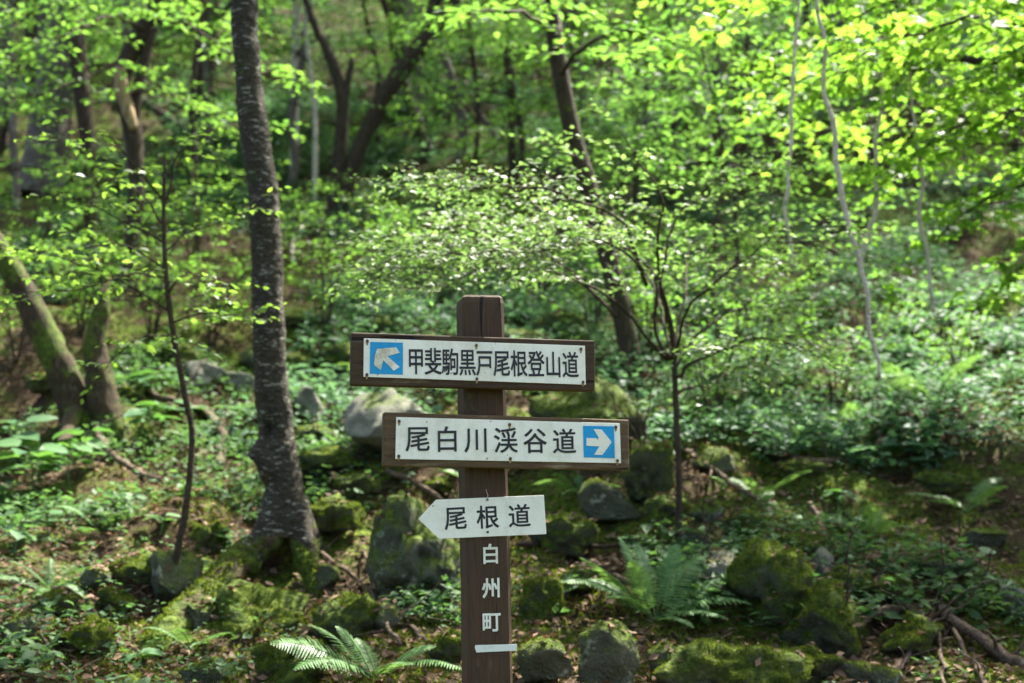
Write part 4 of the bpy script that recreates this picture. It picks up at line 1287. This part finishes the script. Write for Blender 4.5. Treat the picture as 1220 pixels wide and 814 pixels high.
def rocks():
    rng = np.random.default_rng(3)
    for k, (px_, py_, w, h, mat, cuts, nt_, lab, *dopt) in enumerate(ROCKS):
        g = G(px_, min(py_ + h * .42, 812)); d = g[1]
        if py_ + h * .42 > 812: d = max(d - .1, 3.55)
        if dopt: d = dopt[0]
        sx = w / 2 * d / F; sz = h / 2 * d / F; sy = (sx + sz) * .5
        V, T = rock_shape(500 + k, cuts, 4, .09 if cuts > 8 else .26)
        a = rng.uniform(-.25, .25)
        V = V * np.array([sx, sy, sz]) * 1.05
        c0 = P(px_, py_, d + sy * .3)
        V = V + c0
        loc = (c0[0], c0[1], c0[2] - sz)
        root = thing('mossy_rock' if mat == 'rock_moss' else 'rock', lab, 'rock', loc)
        mk('stone', V, T, M[mat], root)
        if nt_:
            tf = tufts(V, T, int(nt_ * 3.4), rng, .0095, .0 if mat == 'rock_moss' else .3, k, -.30 if mat == 'rock_moss' else .1)
            ROCK_TOPS.append(tufts(V, T, 26 if w < 90 else 60, rng, .033, .45, k, -9))
            if tf is not None: tag(mk('moss', *moss_mesh(tf), M['moss'], root), kind='stuff')
rocks()
def root_moss():
    rng = np.random.default_rng(8)
    V, Nn, root = MAIN_MOSS
    i = rng.integers(0, len(V), 5000)
    d = Nn[i] + rng.normal(0, .5, (len(i), 3))
    k = fbm(V[i] * 7, 3, 3) > -.25
    mm = moss_mesh((V[i][k], d[k], rng.normal(0, 1, (k.sum(), 3)), .015 * rng.uniform(.5, 1.4, k.sum())))
    tag(mk('moss', *mm, M['moss'], root), kind='stuff')
root_moss()
print('rocks', round(time.time() - T0, 1))

# ------------------------------------------------------------------ ground cover (uncountable)
def in_view_points(n, y0, y1, rng, power=1.0, margin=.5):
    y = y0 + (y1 - y0) * rng.random(n) ** power
    x = rng.uniform(-1, 1, n) * (.44 * y + margin)
    return x, y

def slope_of(x, y):
    e = .12
    return np.hypot((H(x + e, y) - H(x - e, y)) / (2 * e), (H(x, y + e) - H(x, y - e)) / (2 * e))

def herbs(name, n, y0, y1, size, nleaf, seed, mat, kind, patch, height, power=1.0, right_bias=0.0):
    rng = np.random.default_rng(seed)
    x, y = in_view_points(n, y0, y1, rng, power)
    p = np.stack([x * .8, y * .8, np.zeros(n)], -1)
    dens = fbm(p, seed, 4) + right_bias * np.clip(x / (.3 * y), -1, 1)
    k = (dens > patch) & (slope_of(x, y) < 1.15)
    x, y = x[k], y[k]; n = len(x)
    z = H(x, y)
    hgt = height * rng.uniform(.3, 1.3, n)
    az = rng.uniform(0, 6.28, (n, 1)) + np.arange(nleaf)[None] * (6.283 / nleaf) + rng.normal(0, .3, (n, nleaf))
    s = (size * (1 + .5 * vnoise(np.stack([x * 1.7, y * 1.7, 0 * x], -1), seed + 5))[:, None] * rng.uniform(.45, 1.5, (n, 1)) * rng.uniform(.7, 1.2, (n, nleaf)))
    tilt = rng.normal(.05, .28, (n, nleaf))
    d = np.stack([np.cos(az), np.sin(az), tilt], -1).reshape(-1, 3)
    rad = s * .35
    pos = np.stack([x[:, None] + np.cos(az) * rad, y[:, None] + np.sin(az) * rad, (z + hgt)[:, None] + rng.normal(0, .25, (n, nleaf)) * hgt[:, None]], -1).reshape(-1, 3)
    nn = np.stack([rng.normal(0, .35, n * nleaf), rng.normal(-.15, .35, n * nleaf), np.ones(n * nleaf)], -1)
    V, T = leaves_mesh(kind, pos, d, nn, s.ravel())
    tag(mk(name, V, T, M[mat]), kind='stuff')
    return n
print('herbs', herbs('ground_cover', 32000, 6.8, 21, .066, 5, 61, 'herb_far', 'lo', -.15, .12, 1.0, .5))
print('herbs', herbs('ground_cover', 15000, 4.9, 10, .046, 5, 62, 'herb', 'lo', .02, .09, 1.0, .15))
print('herbs', herbs('ground_cover', 3600, 3.4, 6.5, .034, 5, 63, 'herb', 'hi', .42, .06, 1.0, -.15))
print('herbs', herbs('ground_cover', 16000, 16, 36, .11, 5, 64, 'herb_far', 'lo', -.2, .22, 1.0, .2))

def litter():
    rng = np.random.default_rng(15)
    n = 70000
    x, y = in_view_points(n, 3.0, 13, rng, 1.5)
    z = H(x, y)
    az = rng.uniform(0, 6.28, n)
    d = np.stack([np.cos(az), np.sin(az), rng.normal(.05, .35, n)], -1)
    nn = np.stack([rng.normal(0, .5, n), rng.normal(-.1, .5, n), np.ones(n)], -1)
    s = .035 * rng.uniform(.5, 1.5, n)
    pos = np.stack([x, y, z + rng.uniform(0, .015, n)], -1)
    rt = [np.concatenate([t[j] for t in ROCK_TOPS if t is not None]) for j in range(4)]
    up_ = rt[1] / np.linalg.norm(rt[1], axis=1, keepdims=True)
    pos = np.vstack([pos, rt[0] + np.array([0, 0, .012])]); nn = np.vstack([nn, up_]); s = np.concatenate([s, rt[3]])
    d = np.vstack([d, rng.normal(0, 1, (len(up_), 3)) * np.array([1, 1, .3])])
    V, T = leaves_mesh('lo', pos, d, nn, s)
    tag(mk('leaf_litter', V, T, M['litter']), kind='stuff')
    # moss carpet in patches on the soil
    n = 210000
    x, y = in_view_points(n, 3.0, 11, rng, 1.5)
    k = fbm(np.stack([x * 1.3, y * 1.3, np.zeros(n)], -1), 71, 4) > .16
    x, y = x[k], y[k]; n = len(x)
    z = H(x, y)
    d = np.stack([rng.normal(0, .6, n), rng.normal(0, .6, n), np.ones(n)], -1)
    V, T = moss_mesh((np.stack([x, y, z - .002], -1), d, rng.normal(0, 1, (n, 3)), .02 * rng.uniform(.5, 1.5, n)))
    tag(mk('moss_carpet', V, T, M['moss']), kind='stuff')
    # needle-thin twigs lying about
    parts = []
    x, y = in_view_points(900, 3.2, 11, rng, 1.3)
    for a, b in zip(x, y):
        t = rng.uniform(0, 6.28); l = rng.uniform(.05, .25)
        e = np.array([math.cos(t), math.sin(t)]) * l
        q = np.array([[a, b], [a + e[0] * .5 + rng.normal(0, .015), b + e[1] * .5 + rng.normal(0, .015)], [a + e[0], b + e[1]]])
        parts.append(tube(np.column_stack([q, H(q[:, 0], q[:, 1]) + rng.uniform(.005, .03, 3)]), [.003, .0025, .0015], 4, cap=False))
    tag(mk('twig_litter', *merge(parts), M['bark_stick']), kind='stuff')
litter()
print('ground cover', round(time.time() - T0, 1))

# ------------------------------------------------------------------ ferns
def frond_mesh(B, tip, lift, width, rng, pairs=26):
    B = np.array(B); tip = np.array(tip)
    C = B * .45 + tip * .55 + np.array([0, 0, lift])
    u = np.linspace(0, 1, 30)[:, None]
    c = (1 - u) ** 2 * B + 2 * u * (1 - u) * C + u ** 2 * tip
    parts = [tube(c, np.linspace(.0028, .0008, 30), 4, cap=False)]
    tg = np.gradient(c, axis=0); tg /= np.linalg.norm(tg, axis=1, keepdims=True)
    side = np.cross(tg, np.array([0, 0, 1.0])); side /= np.linalg.norm(side, axis=1, keepdims=True) + 1e-9
    roll = rng.normal(0, .25)
    up = np.cross(side, tg)
    side = side * math.cos(roll) + up * math.sin(roll); up = np.cross(side, tg)
    v = .16 + .84 * (np.arange(pairs) + .5) / pairs
    idx = v * 29; i0 = idx.astype(int); f = (idx - i0)[:, None]; i1 = np.minimum(i0 + 1, 29)
    p = c[i0] * (1 - f) + c[i1] * f
    prof = np.sin(np.pi * np.clip((v - .06) / .96, 0, 1) ** .75) ** .8 * (1 - .15 * v)
    V, T = [], []
    o = 0
    for sgn in (1, -1):
        for k in range(pairs):
            l = width * max(prof[k], .06) * rng.uniform(.9, 1.06)
            dd = side[i0[k]] * sgn + tg[i0[k]] * .28 - up[i0[k]] * rng.uniform(.02, .18)
            dd /= np.linalg.norm(dd)
            fw = np.cross(up[i0[k]], dd); fw /= np.linalg.norm(fw)
            wd = width * .118 if False else np.linalg.norm(tip - B) / pairs * .34
            q = [(0, -.7), (.12, -1), (.3, -.8), (.33, -.95), (.55, -.62), (.58, -.75), (.8, -.36), (1, 0), (.8, .36), (.58, .75), (.55, .62), (.33, .95), (.3, .8), (.12, 1), (0, .7)]
            for a, b in q: V.append(p[k] + dd * l * a + fw * wd * b - up[i0[k]] * (.10 * l * a * a))
            V.append(p[k] + dd * l * .45 - up[i0[k]] * (.02 * l + .001))
            m = len(q)
            for j in range(m - 1): T.append((o + m, o + j, o + j + 1))
            T.append((o + m, o + m - 1, o))
            o += m + 1
    parts.append((np.array(V), np.array(T)))
    return merge(parts)

def fern(base_px, tips, lab, width=.075, lift=.12, seed=1, dd=0.0, mat='fern'):
    rng = np.random.default_rng(seed)
    g = G(*base_px); d = g[1] + dd
    B = P(base_px[0], base_px[1], d)
    root = thing('fern', lab, 'fern', B)
    sc = d / F
    if isinstance(tips, int):
        out = []
        for k in range(tips):
            a = k * 6.283 / tips + rng.normal(0, .25); r = width * rng.uniform(3.2, 5.0)
            out.append(B + np.array([math.cos(a) * r, math.sin(a) * r * .8, rng.uniform(.1, .7) * r]))
    else:
        out = [P(t[0], t[1], d + t[2]) for t in tips]
    for t in out:
        ln = np.linalg.norm(t - B)
        V, T = frond_mesh(B + rng.normal(0, .008, 3), t, lift * ln * rng.uniform(.7, 1.2) * 3, width * min(1.1, ln / (width * 4)) if isinstance(tips, int) else width * min(1.15, max(.6, ln / .33)), rng)
        mk('frond', V, T, M[mat], root)

fern((778, 742), [(668, 693, -.18), (690, 664, -.08), (738, 640, .05), (752, 668, -.12), (806, 648, .10), (838, 662, .16), (872, 690, .1), (896, 720, -.05), (826, 748, -.2), (722, 712, -.22), (868, 738, -.15), (700, 690, .05), (760, 648, .16)],
     'largest fern with long arching fronds right of the signpost', .085, .075, 1)
fern((446, 812), [(322, 766, -.12), (366, 744, .08), (400, 746, -.02), (520, 770, -.02), (556, 800, -.1), (350, 798, -.2), (490, 792, -.2), (425, 760, .1)],
     'fern with drooping fronds at the bottom edge left of the post', .09, .09, 2)
fern((508, 742), [(450, 712, .02), (478, 704, .06), (520, 702, .05), (548, 694, 0), (536, 726, -.05), (486, 728, -.08)],
     'small fern with brownish stalks between the upright rock and the post', .035, .12, 3)
fern((690, 590), [(632, 578, -.1), (655, 566, 0), (690, 566, .1), (725, 570, 0), (740, 580, -.1), (668, 592, -.15)],
     'fern showing just below the lower board to the right of the post', .06, .12, 4)
fern((60, 705), [(-20, 690, -.1), (10, 668, 0), (60, 665, .1), (118, 678, 0), (140, 694, -.1), (40, 716, -.2), (100, 712, -.2)],
     'fern in the lower left with wide flat fronds', .06, .10, 5)
fern((40, 790), [(-30, 770, 0), (0, 745, .05), (75, 752, .05), (20, 790, -.15)], 'fern cut by the lower left corner', .055, .1, 6)
for k, (bx_, by_, nf, w_, lab) in enumerate([
    (150, 620, 6, .055, 'small fern left of the thin sapling, below the big leaves'),
    (285, 600, 7, .055, 'feathery fern between the sapling and the lichen-barked trunk'),
    (320, 560, 6, .055, 'fern touching the left side of the lichen-barked trunk'),
    (430, 450, 6, .07, 'fern on the slope beneath the left end of the upper board'),
    (570, 590, 5, .05, 'fern half hidden directly behind the post'),
    (120, 640, 6, .05, 'fern at the left above the flat mossy stone'),
    (1040, 640, 7, .06, 'fern on the slope above the broad mossy mound'),
    (1150, 610, 7, .065, 'fern on the slope near the right edge'),
    (900, 600, 6, .06, 'fern on the slope above the mossy crest'),
    (225, 775, 5, .04, 'little fern under the big mossy root'),
    (1010, 520, 7, .08, 'fern in the middle of the bright right slope'),
    (1110, 480, 7, .09, 'fern high on the bright right slope'),
]):
    fern((bx_, by_), nf, lab, w_, .10, 20 + k)
print('ferns', round(time.time() - T0, 1))

# ------------------------------------------------------------------ broad-leaved herbs
def broad_leaf(L, W, rng):
    """heart-shaped leaf with a fold and a drooping tip, along +X"""
    xs = [0, .08, .22, .42, .62, .8, .93, 1.0]
    ws = [0.0, .62, .92, 1.0, .82, .5, .2, 0]
    V, T = [], []
    for k, (x, w) in enumerate(zip(xs, ws)):
        zc = -.22 * x * x
        x0 = x - (.07 if 0 < k < 2 else 0)
        V += [(x0 * L, -w * W / 2, (zc + .10 * w * W / L + .02 * math.sin(9 * x)) * L), (x * L, 0, zc * L), (x0 * L, w * W / 2, (zc + .10 * w * W / L + .02 * math.sin(8 * x + 1)) * L)]
    for k in range(len(xs) - 1):
        a = k * 3
        T += [(a, a + 3, a + 4), (a, a + 4, a + 1), (a + 1, a + 4, a + 5), (a + 1, a + 5, a + 2)]
    return np.array(V), np.array(T)
_bl = [mesh_np('leaf', *broad_leaf(1.0, .62 + .1 * k, None), M['herb_broad']) for k in range(3)]

def broad_plant(px_, py_, nleaf, size, height, lab, seed, spread=1.0):
    rng = np.random.default_rng(seed)
    g = G(px_, py_); B = np.array([g[0], g[1], hz(g[0], g[1])])
    root = thing('broadleaf_plant', lab, 'plant', B)
    top = np.array([rng.normal(0, .03), rng.normal(0, .03), height])
    st = catmull([[0, 0, -.02], top * .5 + rng.normal(0, .01, 3), top], 8)
    link('stem', mesh_np('stem', *tube(st, np.linspace(.004, .002, 8), 5), M['fern']), root)
    for k in range(nleaf):
        u = 1 - .55 * (k // 2) / max(1, nleaf / 2)
        a = (k % 2) * math.pi + (k // 2) * 1.45 + rng.normal(0, .25)
        p = np.array([np.interp(u, np.linspace(0, 1, 8), st[:, j]) for j in range(3)])
        h = np.array([math.cos(a), math.sin(a), 0])
        pet = size * rng.uniform(.15, .4) * spread
        q = p + h * pet + np.array([0, 0, pet * .5])
        m = link('leaf', _bl[rng.integers(3)], root)
        s = size * rng.uniform(.7, 1.15)
        d = h + np.array([0, 0, rng.normal(.05, .18)]); n = np.array([rng.normal(0, .2), rng.normal(-.15, .2), 1])
        X, Y, Z = frames(d[None], n[None])
        mt = np.eye(4); mt[:3, 0] = X[0] * s; mt[:3, 1] = Y[0] * s; mt[:3, 2] = Z[0] * s; mt[:3, 3] = q
        m.matrix_basis = Matrix(mt.tolist())
        link('stalk', mesh_np('stalk', *tube(np.array([p, (p + q) / 2 + [0, 0, .004], q]), .0014, 4), M['fern']), root)
for k, a in enumerate([
    (40, 600, 9, .17, .26, 'broad-leaved plant with the largest leaves at the left edge'),
    (85, 590, 8, .16, .22, 'broad-leaved plant beside the largest-leaved one, right of it'),
    (20, 560, 8, .16, .24, 'broad-leaved plant at the left edge under the mossy leaning trunk'),
    (105, 565, 8, .15, .20, 'broad-leaved plant in front of the snapped trunk'),
    (60, 640, 8, .09, .10, 'broad-leaved plant just above the lower left fern'),
    (170, 530, 8, .17, .18, 'broad-leaved plant right of the snapped trunk foot'),
    (200, 520, 7, .18, .16, 'broad-leaved plant by the curved fallen branch'),
    (185, 480, 7, .16, .18, 'broad-leaved plant uphill of the curved fallen branch'),
    (240, 505, 6, .11, .08, 'broad-leaved plant inside the bend of the curved branch'),
    (150, 600, 7, .09, .08, 'broad-leaved plant left of the sapling stem'),
    (190, 640, 6, .08, .07, 'broad-leaved plant at the sapling, above the angular rock'),
    (15, 660, 6, .09, .09, 'small broad-leaved plant at the left edge above the lower fern'),
    (250, 690, 6, .07, .06, 'small broad-leaved plant beside the big mossy root'),
    (345, 640, 5, .06, .06, 'small broad-leaved plant at the foot of the lichen-barked trunk'),
    (170, 800, 6, .08, .05, 'broad-leaved plant at the bottom edge left of the mossy mound'),
    (1000, 610, 7, .08, .08, 'broad-leaved plant on the bright slope above the mounds'),
    (930, 620, 7, .07, .07, 'broad-leaved plant behind the mossy crest'),
    (1080, 660, 7, .08, .08, 'broad-leaved plant right of the broad mossy mound'),
    (1160, 690, 7, .08, .08, 'broad-leaved plant left of the pale rock at the right edge'),
]):
    broad_plant(*a[:5], a[5], 300 + k)
print('plants', round(time.time() - T0, 1))

# ------------------------------------------------------------------ fallen branches and bare twigs
def stick(name, pl, w0, w1, mat, lab, lift=.03, seed=1, d=None, cat='branch', lump=.32):
    pts = []
    for q in pl:
        g = G(q[0], min(q[1], 812))
        dd = d if d is not None else g[1]
        pts.append(P(q[0], q[1], dd - lift - (q[2] if len(q) > 2 else 0)))
    pts = np.array(pts)
    n = max(16, 6 * len(pts))
    c = catmull(pts, n)
    r = np.linspace(w0, w1, n) * np.mean(pix(pts)[:, 2]) / F / 2
    c = c + np.column_stack([fbm(c * 9, seed, 3), fbm(c * 9 + 40, seed, 3), fbm(c * 9 + 80, seed, 3)]) * (.014)
    rg = np.random.default_rng(seed)
    ln = arclen(c)[-1]
    parts = [tube(c, r, 9, seed, lump, 14)]
    for k in range(int(rg.integers(2, 5))):
        i = int(rg.integers(3, n - 2))
        t = c[i] - c[i - 1]; t /= np.linalg.norm(t)
        h = t * .6 + rg.normal(0, .6, 3) + np.array([0, -.1, .35]); h /= np.linalg.norm(h)
        l = min(.35, ln * rg.uniform(.08, .3))
        q = np.array([c[i], c[i] + h * l * .5 + rg.normal(0, .012, 3), c[i] + h * l])
        parts.append(tube(catmull(q, 6), np.linspace(r[i] * .5, r[i] * .15, 6), 5, seed, .2, 20))
    o = mk(name, *merge(parts), M[mat])
    return tag(o, lab, cat)
STICKS = [
    ([(162, 452), (185, 470), (215, 480), (245, 490), (262, 512), (266, 535), (262, 556)], 7, 10, 'bark_stick', 'curved bare branch arching down left of the lichen-barked trunk'),
    ([(110, 497), (118, 520), (135, 542), (160, 560), (190, 570)], 9, 6, 'bark_stick', 'curved cut branch leaning at the foot of the snapped trunk'),
    ([(200, 484), (250, 492), (312, 500)], 8, 6, 'bark_stick', 'straight pale branch lying behind the curved bare branch'),
    ([(230, 545), (265, 528), (300, 522), (345, 528), (410, 530)], 6, 8, 'bark_stick', 'low branch passing behind the base of the lichen-barked trunk'),
    ([(408, 506), (425, 486), (440, 474)], 6, 4, 'bark_stick', 'short bent branch left of the pale boulder'),
    ([(348, 312), (350, 285), (362, 268)], 5, 4, 'bark_pale', 'upright pale dead stick right of the lichen-barked trunk'),
    ([(460, 560), (500, 580), (548, 610), (575, 640)], 7, 5, 'bark_stick', 'branch lying over the upright rock toward the post'),
    ([(640, 460), (652, 440), (668, 425)], 5, 4, 'bark_stick', 'short twig showing between the two boards'),
    ([(655, 655), (700, 668), (745, 690), (790, 690)], 7, 6, 'bark_stick', 'dead branch running right from below the pointed plate'),
    ([(620, 650), (680, 648), (770, 652)], 6, 5, 'bark_dark', 'dark branch lying level behind the right fern'),
    ([(815, 535), (850, 560), (890, 590), (925, 600)], 7, 5, 'bark_stick', 'pale branch on the slope right of the forked stem'),
    ([(900, 520), (920, 540), (960, 548), (1000, 550)], 8, 7, 'bark_stick', 'bent branch lying across the slope right of the sign'),
    ([(1008, 480), (1035, 500), (1048, 520), (1040, 545)], 6, 5, 'bark_stick', 'hooked dead branch on the bright right slope'),
    ([(965, 600), (975, 620), (978, 640)], 8, 5, 'bark_stick', 'short upright pale stub on the mossy crest'),
    ([(1118, 722), (1150, 748), (1190, 775), (1230, 798)], 11, 13, 'bark_stick', 'thick fallen log at the lower right edge'),
    ([(1000, 758), (1040, 735), (1080, 722), (1105, 745)], 9, 7, 'bark_stick', 'bent branch left of the thick fallen log'),
    ([(1136, 752), (1155, 785), (1176, 822)], 5, 6, 'bark_stick', 'grey split stick crossing under the thick fallen log'),
    ([(1095, 745), (1080, 780), (1060, 818)], 4, 6, 'bark_stick', 'thin stick slanting down left of the grey split stick'),
    ([(1118, 745), (1122, 780), (1125, 818)], 3, 5, 'bark_stick', 'thin upright stick between the slanting one and the split stick'),
    ([(430, 620), (438, 665), (450, 720), (475, 768)], 3.5, 4, 'bark_stick', 'long thin bent twig hanging left of the upright rock'),
    ([(300, 790), (350, 765), (400, 720), (436, 690)], 4, 3, 'bark_stick', 'thin twig slanting above the left fern'),
    ([(385, 660), (425, 690), (470, 725), (510, 765)], 5, 5, 'bark_stick', 'branch slanting down in front of the upright rock'),
    ([(620, 782), (645, 768), (662, 745)], 3, 2, 'bark_stick', 'short curved twig right of the tape strip'),
    ([(270, 690), (276, 650), (288, 612), (272, 600)], 4, 3, 'bark_stick', 'thin arched twig at the mossy root'),
    ([(0, 775), (40, 745), (62, 705)], 7, 6, 'bark_stick', 'grey stick leaning at the lower left edge'),
    ([(50, 760), (80, 800), (95, 822)], 4, 4, 'bark_stick', 'thin stick at the bottom left edge'),
    ([(105, 720), (135, 755), (140, 770)], 4, 3, 'bark_stick', 'short twig on the litter left of the mossy root'),
    ([(20, 215), (70, 240), (130, 225)], 7, 6, 'bark_dark', 'dark fallen limb far up at the left'),
    ([(170, 120), (215, 150), (285, 190)], 8, 10, 'bark_dark', 'dark slanting limb behind the lichen-barked trunk'),
]
for k, (pl, w0, w1, m, lab) in enumerate(STICKS):
    stick('fallen_branch', pl, w0 * 1.1, w1 * 1.1, m, lab, .10, 700 + k)

def twig_bush(px_, py_, tips, lab, seed, lift=.1):
    g = G(px_, py_); d = g[1] - lift
    B = P(px_, py_, d)
    root = thing('bare_twig_bush', lab, 'bush', B)
    rng = np.random.default_rng(seed)
    for t in tips:
        pts = [B] + [P(q[0], q[1], d + rng.normal(0, .06)) for q in t]
        c = catmull(pts, 16)
        c[1:] += rng.normal(0, .004, (15, 3))
        mk('twig', *tube(c, np.linspace(.006, .0015, 16), 5, seed, .15, 20), M['twig'], root)
twig_bush(1100, 745, [[(1140, 690), (1185, 655)], [(1070, 715), (1045, 690), (1090, 650)], [(1160, 700), (1200, 690)], [(1120, 700), (1122, 640)], [(1060, 735), (1010, 715)], [(1150, 720), (1175, 680), (1182, 650)]], 'bare twiggy bush above the thick fallen log', 3)
twig_bush(1003, 770, [[(1000, 730), (1020, 690), (1040, 655)], [(990, 750), (970, 785)], [(1010, 700), (1014, 640), (1028, 610)]], 'thin bare twigs rising in front of the broad mossy mound', 4)
twig_bush(1143, 660, [[(1144, 620), (1147, 588)]], 'single thin bare shoot on the slope at the right', 5)
twig_bush(835, 690, [[(845, 650), (838, 600), (850, 560)], [(840, 640), (870, 600)]], 'thin bare shoots behind the right fern', 6)
twig_bush(765, 560, [[(762, 510), (755, 450), (730, 400)], [(770, 500), (780, 440), (770, 400)], [(758, 520), (735, 480), (700, 440)]], 'bare crooked stems behind the right end of the lower board', 7)
print('done', round(time.time() - T0, 1))
